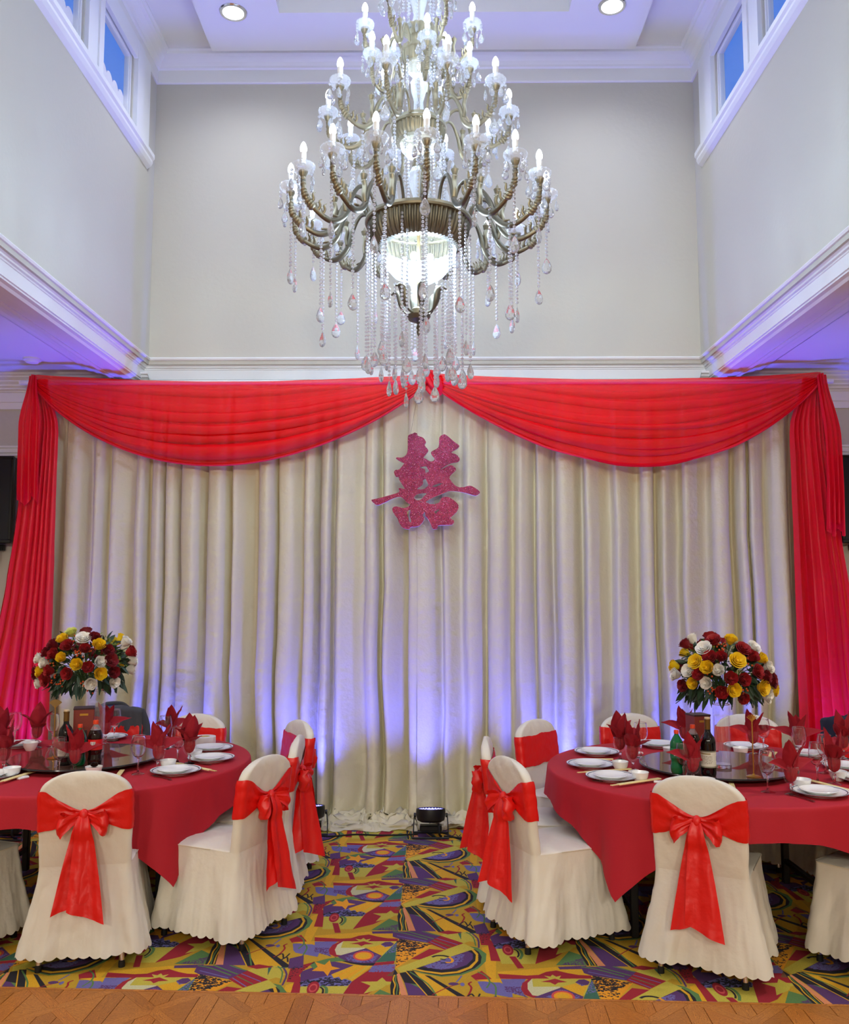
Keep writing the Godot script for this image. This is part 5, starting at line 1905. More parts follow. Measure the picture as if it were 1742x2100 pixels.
# ------------------------------------------------------------------ tables
func build_table(c: Vector3, side: String, s: int) -> void:
	var o := thing("banquet_table", "round %s banquet table on black folding legs under a red cloth" % side, "table", c + Vector3(0, 0.004, 0))
	obj("tabletop", lathe([Vector2(0, 0.725), Vector2(0.905, 0.725), Vector2(0.91, 0.735), Vector2(0.91, 0.752), Vector2(0.905, 0.757), Vector2(0, 0.757)], 72), M.ply, o)
	for q in [-1.0, 1.0]:
		obj("apron_rail", Geo.new().add(box(Vector3(1.3, 0.05, 0.03), 0.004), place(0, 0.70, q * 0.42)), M.black, o)
		obj("cross_rail", Geo.new().add(box(Vector3(0.035, 0.045, 0.86), 0.004), place(q * 0.55, 0.665, 0)), M.black, o)
		for w in [-1.0, 1.0]:
			var l := obj("leg", Geo.new().add(box(Vector3(0.038, 0.68, 0.038), 0.004), place(q * 0.55, 0.35, w * 0.42)), M.black, o)
			obj("brace", tube([Vector3(q * 0.55, 0.42, w * 0.40), Vector3(q * 0.2, 0.70, w * 0.40)], 0.008, 6), M.black, l)
		obj("stretcher", Geo.new().add(box(Vector3(0.03, 0.03, 0.80), 0.004), place(q * 0.55, 0.14, 0)), M.black, o)

	# the square cloth: flat top, then a fall that is short at the sides and long at the corners
	var f := FastNoiseLite.new()
	f.seed = s
	f.frequency = 1.0
	var g := Geo.new()
	var rows := []
	var cols := 288
	for r in 8:
		var k: float = [0.0, 0.35, 0.7, 0.93, 0.985, 0.996, 1.0, 1.004][r]
		var row := PackedVector3Array()
		for q in cols + 1:
			var a := TAU * (q % cols) / cols
			row.append(Vector3(cos(a) * 0.918 * k, [0.766, 0.766, 0.766, 0.766, 0.765, 0.763, 0.759, 0.752][r], sin(a) * 0.918 * k))
		rows.append(row)
	for r in 16:
		var k := (r + 1) / 16.0
		var row := PackedVector3Array()
		for q in cols + 1:
			var a := TAU * (q % cols) / cols
			var m := maxf(absf(cos(a)), absf(sin(a)))
			var drop := 0.137 + (1.055 / m - 1.055) * 0.78 + 0.006 * f.get_noise_2d(cos(a) * 4.0, sin(a) * 4.0)
			var corner := pow(absf(sin(2.0 * a)), 3.0)
			var fold := (0.016 * sin(a * 24.0 + 1.5 * sin(a * 3.0)) + 0.02 * f.get_noise_2d(cos(a) * 5.0, sin(a) * 5.0)) * (0.3 + corner) + 0.045 * corner * cos((a - PI / 4) * 12.0)
			var rad := 0.922 + fold * k + 0.018 * k
			row.append(Vector3(cos(a) * rad, 0.752 - drop * k, sin(a) * rad))
		rows.append(row)
	tag(obj("tablecloth", g.sheet(rows, true, 6.0, 3.0), M.table_cloth, self, place(c.x, 0.004, c.z)), "deep red square cloth hanging over the round %s table" % side, "tablecloth")

	var u := thing("turntable", "dark glass lazy susan in the middle of the %s table" % side, "lazy susan", Vector3(c.x + 0.0, TABLE_Y, c.z + 0.08))
	obj("swivel_base", lathe([Vector2(0, 0.0), Vector2(0.15, 0.0), Vector2(0.15, 0.012), Vector2(0.13, 0.028), Vector2(0, 0.028)], 32), M.black, u)
	obj("glass_disc", lathe([Vector2(0, 0.028), Vector2(0.415, 0.028), Vector2(0.415, 0.0395), Vector2(0, 0.0395)], 96), M.susan, u)
	obj("glass_edge", lathe([Vector2(0.415, 0.028), Vector2(0.420, 0.030), Vector2(0.422, 0.034), Vector2(0.420, 0.0385), Vector2(0.415, 0.0398)], 96), M.susan_edge, u)


# ------------------------------------------------------------------ tableware
var proto := {}

func make_tableware() -> void:
	proto.plate = lathe([Vector2(0, 0.004), Vector2(0.07, 0.004), Vector2(0.075, 0.0), Vector2(0.079, 0.0), Vector2(0.083, 0.005), Vector2(0.11, 0.013), Vector2(0.134, 0.020), Vector2(0.136, 0.022), Vector2(0.134, 0.0235), Vector2(0.108, 0.017), Vector2(0.083, 0.0095), Vector2(0, 0.008)], 64).mesh()
	proto.line = lathe([Vector2(0.1205, 0.0206), Vector2(0.125, 0.0219), Vector2(0.1262, 0.0222), Vector2(0.1205, 0.0209)], 64).mesh()
	proto.line2 = lathe([Vector2(0.1335, 0.0236), Vector2(0.1355, 0.0232), Vector2(0.1362, 0.022), Vector2(0.135, 0.0225)], 64).mesh()
	proto.dish = lathe([Vector2(0, 0.003), Vector2(0.045, 0.003), Vector2(0.05, 0.0), Vector2(0.054, 0.001), Vector2(0.07, 0.010), Vector2(0.089, 0.018), Vector2(0.0905, 0.020), Vector2(0.089, 0.0215), Vector2(0.068, 0.0145), Vector2(0.05, 0.008), Vector2(0, 0.006)], 56).mesh()
	proto.bowl = lathe([Vector2(0, 0.004), Vector2(0.02, 0.004), Vector2(0.022, 0.0), Vector2(0.026, 0.0), Vector2(0.029, 0.006), Vector2(0.040, 0.024), Vector2(0.0445, 0.047), Vector2(0.0455, 0.050), Vector2(0.044, 0.0505), Vector2(0.0385, 0.026), Vector2(0.028, 0.010), Vector2(0, 0.008)], 48).mesh()
	var g := [Vector2(0.004, 0.086), Vector2(0.012, 0.090), Vector2(0.025, 0.100), Vector2(0.036, 0.122), Vector2(0.0405, 0.145), Vector2(0.039, 0.172), Vector2(0.0335, 0.205)]
	var wall := smooth(g, 4)
	var inner := []
	for q in wall:
		inner.append(Vector2(maxf(0.0015, q.x - 0.0011), q.y + (0.0012 if q.y < 0.1 else 0.0)))
	inner.reverse()
	proto.wine_bowl = lathe(wall + inner, 40).mesh()
	proto.wine_rim = tube(ring_path(0.0335, 0.205), 0.0014, 5, 1.0, false).mesh()
	proto.wine_stem = lathe([Vector2(0, 0.0), Vector2(0.034, 0.0), Vector2(0.0345, 0.002), Vector2(0.028, 0.004), Vector2(0.012, 0.008), Vector2(0.0055, 0.016), Vector2(0.004, 0.03), Vector2(0.0042, 0.06), Vector2(0.006, 0.075), Vector2(0.008, 0.082), Vector2(0.004, 0.0875), Vector2(0, 0.088)], 28).mesh()
	var h := [Vector2(0.005, 0.050), Vector2(0.018, 0.053), Vector2(0.030, 0.066), Vector2(0.0375, 0.090), Vector2(0.0385, 0.112), Vector2(0.0365, 0.135)]
	proto.goblet_bowl = lathe(smooth(h, 4), 40).mesh()
	proto.goblet_rim = tube(ring_path(0.0365, 0.135), 0.0015, 5, 1.0, false).mesh()
	proto.goblet_stem = lathe([Vector2(0, 0.0), Vector2(0.033, 0.0), Vector2(0.0335, 0.002), Vector2(0.026, 0.005), Vector2(0.010, 0.010), Vector2(0.006, 0.018), Vector2(0.006, 0.036), Vector2(0.010, 0.046), Vector2(0.006, 0.0515), Vector2(0, 0.052)], 28).mesh()


func ring_path(r: float, y: float) -> Array:
	var p := []
	for c in 41:
		p.append(Vector3(r * cos(TAU * c / 40), y, r * sin(TAU * c / 40)))
	return p


func plate_set(x: float, z: float, label: String) -> void:
	var o := thing("dinner_plate", "white dinner plate with grey rim line " + label, "plate", Vector3(x, TABLE_Y, z), 0.0, "dinner plates laid round the tables")
	obj("dish", proto.plate, M.china, o)
	obj("rim_line", proto.line, M.rim_line, o)
	obj("rim_line", proto.line2, M.rim_line, o)
	var d := thing("side_dish", "small white dish stacked on the dinner plate " + label, "plate", Vector3(x - 0.006, TABLE_Y + 0.009, z + 0.004), 0.0, "small dishes stacked on the dinner plates")
	obj("dish", proto.dish, M.china, d)


func rice_bowl(x: float, z: float, label: String) -> void:
	var o := thing("bowl", "small plain white bowl " + label, "bowl", Vector3(x, TABLE_Y, z), 0.0, "small bowls laid round the tables")
	obj("cup", proto.bowl, M.china, o)


func wine_glass(x: float, z: float, label: String) -> void:
	var o := thing("wine_glass", "empty clear wine glass " + label, "wine glass", Vector3(x, TABLE_Y, z), 0.0, "empty wine glasses on the tables")
	obj("bowl", proto.wine_bowl, M.stem, o)
	obj("rim", proto.wine_rim, M.stem, o)
	obj("stem", proto.wine_stem, M.stem, o)


func petal(yaw: float, height: float, spread: float, width: float, start: float, s: int, roll := 0.0) -> Geo:
	# a stiff pointed napkin leaf that rises from the glass and leans outward
	var f := FastNoiseLite.new()
	f.seed = s
	f.frequency = 1.0
	var rows := []
	for r in 19:
		var v := r / 18.0
		var row := PackedVector3Array()
		var w := width * pow(sin(PI * clampf(0.2 + 0.8 * v, 0.0, 1.0)), 1.0 if spread > 0.1 else 0.85)
		if r == 18:
			w = 0.0005
		for c in 9:
			var a := c / 8.0 * 2.0 - 1.0
			var out := 0.008 + spread * pow(v, 1.6)
			var y := start + height * (1.0 - pow(1.0 - v, 1.5)) if spread > 0.08 else start + height * v
			var cupd := 0.42 * w * (1.0 - absf(a)) * (1.0 if spread < 0.08 else 0.7)
			row.append(Vector3(a * w * cos(roll), y + a * w * sin(roll) - (cupd * 0.6 if spread > 0.08 else 0.0) + 0.005 * f.get_noise_2d(v * 3.0, a), out + cupd + 0.006 * f.get_noise_2d(a * 2.0, v * 3.0 + 4.0)))
		rows.append(row)
	return Geo.new().add(Geo.new().sheet(rows), Transform3D(Basis(Vector3.UP, yaw), Vector3.ZERO))


var napkin_kinds := []

func make_napkins() -> void:
	var r := RandomNumberGenerator.new()
	for k in 5:
		r.seed = 300 + k
		var parts := []
		# the bunched part down in the bowl
		parts.append(lathe(smooth([Vector2(0.003, 0.060), Vector2(0.020, 0.070), Vector2(0.031, 0.095), Vector2(0.032, 0.125), Vector2(0.024, 0.142), Vector2(0.004, 0.146)], 3), 40, 7, 0.35))
		var base := r.randf() * 0.5
		if k % 2 == 0:
			for q in [[PI / 2, 0.035, 0.150, 0.030], [-PI / 2, 0.040, 0.145, 0.030], [PI / 2 - 0.8, 0.13, 0.060, 0.036], [-PI / 2 + 0.7, 0.15, 0.055, 0.036], [PI, 0.12, 0.02, 0.042]]:
				parts.append(petal(q[0] + base - 0.25, q[1], q[2] * r.randf_range(0.85, 1.1), q[3], 0.125, r.randi_range(1, 99), (1.0 if q[0] > 0 else -1.0) if q[1] < 0.05 else 0.0))
		else:
			for q in [[0.2, 0.155, 0.03, 0.050], [PI - 0.3, 0.16, 0.035, 0.050], [PI / 2, 0.10, 0.075, 0.042], [-PI / 2, 0.09, 0.085, 0.042], [0.3, 0.04, 0.09, 0.045]]:
				parts.append(petal(q[0] + base, q[1], q[2] * r.randf_range(0.85, 1.1), q[3], 0.125, r.randi_range(1, 99)))
		var ms := []
		for g in parts:
			ms.append(g.mesh())
		napkin_kinds.append(ms)


func goblet(x: float, z: float, kind: int, turn: float, label: String) -> void:
	var o := thing("goblet", "short stemmed water goblet holding a napkin " + label, "goblet", Vector3(x, TABLE_Y, z), 0.0, "water goblets with folded napkins")
	obj("bowl", proto.goblet_bowl, M.glass, o)
	obj("rim", proto.goblet_rim, M.stem, o)
	obj("stem", proto.goblet_stem, M.stem, o)
	var n := thing("napkin", "crimson napkin folded like a flower in the goblet " + label, "napkin", Vector3(x, TABLE_Y, z), turn, "folded napkins in the goblets")
	var first := true
	for m in napkin_kinds[kind]:
		obj("bunched_centre" if first else "fold", m, M.napkin, n)
		first = false


func chopsticks(x0: float, z0: float, x1: float, z1: float, label: String) -> void:
	var d := Vector2(x1 - x0, z1 - z0)
	var o := thing("chopsticks", "chopsticks in a pale yellow paper sleeve " + label, "chopsticks", Vector3((x0 + x1) / 2, TABLE_Y, (z0 + z1) / 2), atan2(-d.y, d.x))
	var l := d.length()
	obj("paper_sleeve", Geo.new().add(box(Vector3(l * 0.86, 0.006, 0.026), 0.0015), place(-l * 0.07, 0.014, 0)), M.sleeve, o)
	for q in [-1.0, 1.0]:
		obj("stick", tube([Vector3(-l * 0.5, 0.0145, q * 0.005), Vector3(l * 0.5, 0.0145, q * 0.005)], [0.0035, 0.0024], 6), M.bamboo, o)


func rest(x: float, z: float, turn: float, label: String) -> void:
	var o := thing("chopstick_rest", label, "chopstick rest", Vector3(x, TABLE_Y, z), turn)
	obj("block", box(Vector3(0.062, 0.011, 0.026), 0.003, Vector3.ZERO), M.china, o, place(0, 0.0055, 0))
	obj("spoon_hollow", Geo.new().add(box(Vector3(0.03, 0.003, 0.02), 0.001), place(0.012, 0.0115, 0)), M.china, o)


func fork(x0: float, z0: float, x1: float, z1: float, label: String) -> void:
	var d := Vector2(x1 - x0, z1 - z0)
	var o := thing("fork", label, "fork", Vector3(x0, TABLE_Y, z0), atan2(-d.y, d.x))
	var handle := PackedVector2Array([Vector2(0.055, -0.004), Vector2(0.07, -0.003), Vector2(0.13, -0.004), Vector2(0.18, -0.007), Vector2(0.186, 0.0), Vector2(0.18, 0.007), Vector2(0.13, 0.004), Vector2(0.07, 0.003), Vector2(0.055, 0.004)])
	obj("handle", prism(handle, 0.004, 0.0062), M.steel, o)
	obj("head", prism(PackedVector2Array([Vector2(0.030, -0.0115), Vector2(0.045, -0.011), Vector2(0.056, -0.004), Vector2(0.056, 0.004), Vector2(0.045, 0.011), Vector2(0.030, 0.0115)]), 0.003, 0.005), M.steel, o)
	for k in 4:
		var w := -0.0115 + 0.0058 * k
		obj("tine", prism(PackedVector2Array([Vector2(0.0, w + 0.0012), Vector2(0.031, w), Vector2(0.031, w + 0.0042), Vector2(0.0, w + 0.0032)]), 0.003, 0.005), M.steel, o)


# ------------------------------------------------------------------ bottles and centre pieces
func wrapped_label(r: float, y0: float, y1: float, m: Material, parent: Node, span := 0.92, turn := 0.0) -> void:
	var rows := []
	for y in [y0, y1]:
		var row := PackedVector3Array()
		for c in 33:
			var a := turn + (c / 32.0 - 0.5) * TAU * span
			row.append(Vector3(sin(a) * r, y, cos(a) * r))
		rows.append(row)
	rows.reverse()
	obj("paper_label", Geo.new().sheet(rows), m, parent)


func wine_bottle(x: float, z: float, label: String) -> void:
	var o := thing("wine_bottle", label, "bottle", Vector3(x, SUSAN_Y, z), 0.4)
	obj("bottle_body", lathe([Vector2(0, 0.006), Vector2(0.03, 0.003), Vector2(0.034, 0.0), Vector2(0.0385, 0.006), Vector2(0.039, 0.012), Vector2(0.039, 0.165), Vector2(0.037, 0.182), Vector2(0.031, 0.198), Vector2(0.020, 0.212), Vector2(0.015, 0.222), Vector2(0.0142, 0.235), Vector2(0.0142, 0.29), Vector2(0, 0.29)], 40), M.wine, o)
	obj("foil", lathe([Vector2(0.0146, 0.235), Vector2(0.0152, 0.236), Vector2(0.0152, 0.278), Vector2(0.0165, 0.280), Vector2(0.0165, 0.286), Vector2(0.0146, 0.288)], 28), M.foil, o)
	obj("cork", lathe([Vector2(0, 0.287), Vector2(0.0142, 0.287), Vector2(0.0145, 0.296), Vector2(0, 0.298)], 24), M.cork, o)
	wrapped_label(0.0394, 0.045, 0.130, M.label_wine, o)


func soda(x: float, z: float, green: bool, tall: float, label: String) -> void:
	var o := thing("soda_bottle", label, "bottle", Vector3(x, SUSAN_Y, z), 0.9 if green else -0.3)
	var k := tall / 0.24
	var low := [Vector2(0, 0.008), Vector2(0.018, 0.003), Vector2(0.026, 0.0), Vector2(0.033, 0.008), Vector2(0.0365, 0.03), Vector2(0.034, 0.052), Vector2(0.0325, 0.066), Vector2(0.036, 0.082), Vector2(0.0368, 0.09), Vector2(0.0368, 0.14), Vector2(0.0372, 0.15), Vector2(0.035, 0.170), Vector2(0.027, 0.190)]
	var high := [Vector2(0.027, 0.190), Vector2(0.018, 0.205), Vector2(0.0125, 0.215), Vector2(0.012, 0.222)]
	var sc := func(a: Array, close: bool) -> Array:
		var q := []
		for v in smooth(a, 3):
			q.append(Vector2(v.x * k, v.y * k))
		if close:
			q.append(Vector2(0, q[-1].y))
		return q
	obj("bottle_body", lathe(sc.call(low, true), 36, 0, 0.0), M.green_plastic if green else M.cola, o)
	obj("bottle_neck", lathe(sc.call(high, false), 28), M.green_plastic if green else M.clear_plastic, o)
	obj("cap", lathe([Vector2(0.0118 * k, 0.219 * k), Vector2(0.0148 * k, 0.220 * k), Vector2(0.0148 * k, 0.237 * k), Vector2(0.0135 * k, 0.240 * k), Vector2(0, 0.2405 * k)], 30, 30, 0.05), M.cap, o)
	wrapped_label(0.0374 * k, 0.088 * k, 0.142 * k, M.label_green if green else M.label_cola, o, 0.98)


func spirits_box(x: float, z: float, turn: float, w: float, h: float, label: String) -> void:
	var o := thing("gift_box", label, "box", Vector3(x, SUSAN_Y, z), turn)
	obj("carton", Geo.new().add(box(Vector3(w, h, w), 0.004), place(0, h / 2, 0)), M.box_red, o)
	obj("lid_edge", Geo.new().add(box(Vector3(w + 0.004, 0.010, w + 0.004), 0.003), place(0, h - 0.004, 0)), M.box_dark, o)
	obj("gold_plate", Geo.new().add(box(Vector3(0.045, 0.012, 0.003), 0.001), place(0.0, h - 0.035, w / 2 + 0.001)), M.gold, o)
	obj("printed_bottle", prism(PackedVector2Array([Vector2(-0.018, 0.0), Vector2(0.018, 0.0), Vector2(0.02, 0.06), Vector2(0.012, 0.08), Vector2(0.007, 0.09), Vector2(0.006, 0.12), Vector2(-0.006, 0.12), Vector2(-0.007, 0.09), Vector2(-0.012, 0.08), Vector2(-0.02, 0.06)]), 0.0, 0.0012), M.box_dark, o, Transform3D(Basis(Vector3(1, 0, 0), Vector3(0, 0, 1), Vector3(0, 1, 0)), Vector3(0.012, 0.05, w / 2)))


func table_stand(x: float, z: float, h: float, label: String, leaf := false) -> void:
	var o := thing("menu_stand", label, "stand", Vector3(x, SUSAN_Y, z), 0.15)
	obj("base", lathe([Vector2(0, 0.0), Vector2(0.036, 0.0), Vector2(0.037, 0.003), Vector2(0.030, 0.006), Vector2(0.008, 0.010), Vector2(0.005, 0.016), Vector2(0, 0.018)], 32), M.gold, o)
	obj("rod", tube([Vector3(0, 0.01, 0), Vector3(0, h - 0.035, 0)], 0.0032, 8), M.gold, o)
	if leaf:
		obj("leaf_plate", prism(PackedVector2Array([Vector2(0, 0), Vector2(0.022, 0.022), Vector2(0.036, 0.034), Vector2(0.020, 0.046), Vector2(0, 0.052), Vector2(-0.020, 0.046), Vector2(-0.036, 0.034), Vector2(-0.022, 0.022)]), -0.0015, 0.0015), M.brass, o, Transform3D(Basis(Vector3(1, 0, 0), Vector3(0, 0, 1), Vector3(0, 1, 0)), Vector3(0, h - 0.05, 0)))
		return
	var fan := obj("fan", prism(PackedVector2Array([Vector2(-0.004, 0), Vector2(0.004, 0), Vector2(0.010, 0.012), Vector2(-0.010, 0.012)]), -0.0015, 0.0015), M.gold, o, Transform3D(Basis(Vector3(1, 0, 0), Vector3(0, 0, 1), Vector3(0, 1, 0)), Vector3(0, h - 0.04, 0)))
	for k in 7:
		var a := deg_to_rad(-48.0 + 16.0 * k)
		obj("rib", tube([Vector3(sin(a) * 0.008, 0.006, 0), Vector3(sin(a) * 0.036, 0, 0) + Vector3(0, cos(a) * 0.036, 0)], [0.0014, 0.003], 5, 0.7), M.gold, o, place(0, h - 0.04, 0))


func vase(x: float, z: float, r: float, h: float, label: String) -> void:
	var o := thing("vase", label, "vase", Vector3(x, SUSAN_Y, z))
	obj("glass_wall", lathe([Vector2(r, 0.0), Vector2(r, h)], 48), M.glass, o)
	obj("inner_wall", lathe([Vector2(r - 0.004, 0.018), Vector2(r - 0.004, h)], 48), M.glass, o)
	obj("rim", tube(ring_path(r - 0.002, h), 0.0024, 6, 1.0, false), M.stem, o)
	obj("thick_base", lathe([Vector2(0, 0.0), Vector2(r - 0.001, 0.0), Vector2(r, 0.003), Vector2(r, 0.016), Vector2(0, 0.018)], 48), M.stem, o)
	obj("water", lathe([Vector2(0, 0.0185), Vector2(r - 0.005, 0.0185), Vector2(r - 0.005, h * 0.82), Vector2(0, h * 0.82)], 40), M.water, o)


var rose_meshes := []

func rose_mesh(s: int, open: float) -> ArrayMesh:
	var r := RandomNumberGenerator.new()
	r.seed = s
	var g := Geo.new()
	for ring in [[2, 0.004, 0.005, 0.037, 1.7], [3, 0.007, 0.009, 0.037, 1.2], [4, 0.011, 0.015, 0.036, 1.0], [5, 0.015, 0.022, 0.034, 0.85], [6, 0.017, 0.028, 0.029, 0.72]]:
		for k in int(ring[0]):
			var a0: float = TAU * (k + r.randf_range(-0.15, 0.15)) / ring[0] + ring[2] * 60.0
			var rows := []
			for v in 6:
				var t := v / 5.0
				var row := PackedVector3Array()
				for u in 7:
					var w := u / 6.0 * 2.0 - 1.0
					var ha: float = ring[4] * (1.0 - 0.28 * pow(t, 5.0))
					var rad: float = lerpf(ring[1] * 0.5, lerpf(ring[1], ring[2], open), pow(t, 0.7)) + 0.005 * open * pow(t, 5.0) - 0.002 * w * w
					var a := a0 + w * ha
					row.append(Vector3(cos(a) * rad, ring[3] * (t - 0.10 * w * w * t) - 0.005 * pow(t, 6.0) * open, sin(a) * rad))
				rows.append(row)
			g.sheet(rows)
	g.add(ball(0.010, 8, 6, 1.4), place(0, 0.012, 0))
	return g.mesh()


func bouquet(c: Vector3, stem_low: float, lists: Array, label: String, s: int) -> void:
	var o := thing("flower_arrangement", label, "flowers", c)
	var r := RandomNumberGenerator.new()
	r.seed = s
	var heads := []
	for e in lists:
		for p in _points(e[1]):
			var q := Vector2(p.x * 0.001, p.y * 0.001)
			var d := clampf(1.0 - pow(q.x / 0.30, 2.0) - pow((q.y + 0.02) / 0.235, 2.0), 0.02, 1.0)
			heads.append([Vector3(q.x * 0.92, q.y, 0.21 * sqrt(d)), e[0]])
	for k in 16:                              # the side away from us
		var a := r.randf_range(0.0, PI)
		var up := r.randf_range(-0.25, 0.9)
		heads.append([Vector3(cos(a) * 0.24 * sqrt(1.0 - up * up * 0.9), up * 0.19, -0.20 * sin(a) * sqrt(1.0 - up * up * 0.8)), [0, 1, 2, 0, 3][k % 5]])
	for turn in 8:                            # blooms push each other aside
		for a in heads.size():
			for b in a:
				var d: Vector3 = heads[a][0] - heads[b][0]
				var far := d.length()
				if far < 0.056 and far > 0.0001:
					var push := d / far * (0.056 - far) * 0.5
					heads[a][0] += push
					heads[b][0] -= push
	var stalks := Geo.new()
	for h in heads:
		var at: Vector3 = h[0]
		var dir := (at + Vector3(r.randf_range(-0.03, 0.03), 0.07, 0.03)).normalized()
		var b := Basis(Quaternion(Vector3.UP, dir)) * Basis(Vector3.UP, r.randf() * TAU)
		var k := r.randf_range(1.4, 1.65)
		var rose := obj("rose", rose_meshes[r.randi_range(0, 3)], M.rose[h[1]], o, Transform3D(b.scaled(Vector3.ONE * k), at - dir * 0.012))
		stalks.add(tube(smooth([at - dir * 0.015, at * 0.5 + Vector3(0, -0.03, 0), Vector3(at.x * 0.12, -0.115, at.z * 0.12)], 3), 0.0024, 5))
	obj("stalks", stalks, M.stalk, o).set_meta("kind", "stuff")
	# leaves: long grey-green ones hanging at the brim, dark ones between the heads, feathery yellow-green bits
	var long := Geo.new()
	var dark := Geo.new()
	var fern := Geo.new()
	for k in 280:
		var a := r.randf() * TAU
		var up := r.randf_range(-0.45, 0.85) if k % 3 else r.randf_range(-0.75, -0.3)
		var e := sqrt(maxf(0.05, 1.0 - up * up))
		var at := Vector3(cos(a) * 0.215 * e, up * 0.175 - 0.01, sin(a) * 0.19 * e) * r.randf_range(0.72, 0.98)
		var dir := (at.normalized() + Vector3(r.randf_range(-0.6, 0.6), r.randf_range(-0.7, 0.4), r.randf_range(-0.6, 0.6))).normalized()
		var ln := r.randf_range(0.04, 0.07)
		var wd := r.randf_range(0.012, 0.019)
		if up < -0.3:
			dir = (Vector3(at.x, 0, at.z).normalized() * 0.6 + Vector3(r.randf_range(-0.3, 0.3), -1.0, r.randf_range(-0.3, 0.3))).normalized()
			ln = r.randf_range(0.06, 0.115)
			wd = r.randf_range(0.010, 0.016)
		var side := dir.cross(Vector3(r.randf_range(-1, 1), r.randf_range(-0.2, 1), r.randf_range(-1, 1))).normalized()
		var nor := side.cross(dir)
		var rows := []
		for v in 5:
			var t := v / 4.0
			var row := PackedVector3Array()
			var w: float = wd * [0.12, 0.85, 1.0, 0.7, 0.02][v]
			for u in 3:
				row.append(at + dir * ln * t + side * w * (u - 1.0) + nor * (0.004 * absf(u - 1.0) - 0.25 * ln * t * t))
			rows.append(row)
		(dark if k % 5 else long).sheet(rows)
	for k in 520:
		var a := r.randf() * TAU
		var up := r.randf_range(-0.4, 0.95)
		var e := sqrt(maxf(0.03, 1.0 - up * up))
		var at := Vector3(cos(a) * 0.225 * e, up * 0.18, sin(a) * 0.20 * e) * r.randf_range(0.8, 1.0)
		var d := Vector3(r.randf_range(-1, 1), r.randf_range(-0.6, 1), r.randf_range(-1, 1)).normalized()
		var sd := d.cross(Vector3.UP).normalized()
		for q in 4:
			var p := at + d * q * 0.006
			fern.tri(p, p + sd * 0.008 + d * 0.007, p + d * 0.006)
			fern.tri(p, p + d * 0.006, p - sd * 0.008 + d * 0.007)
	obj("grey_leaves", long, M.leaf_grey, o).set_meta("kind", "stuff")
	obj("dark_leaves", dark, M.leaf, o).set_meta("kind", "stuff")
	obj("fern_sprigs", fern, M.fern, o).set_meta("kind", "stuff")
	var berries := Geo.new()
	var berry := ball(0.0055, 8, 6)
	for c2 in [[-0.10, -0.10], [0.03, 0.07], [0.08, 0.09], [-0.13, 0.02], [0.06, -0.11], [-0.05, 0.14]]:
		for k in 12:
			var p := Vector3(c2[0] + r.randfn(0, 0.02), c2[1] + r.randfn(0, 0.02), 0.0)
			p.z = 0.205 * sqrt(maxf(0.05, 1.0 - pow(p.x / 0.28, 2.0) - pow((p.y + 0.02) / 0.24, 2.0))) + r.randf_range(-0.01, 0.012)
			berries.add(berry, Transform3D(Basis(), p))
	obj("berries", berries, M.berry, o).set_meta("kind", "stuff")


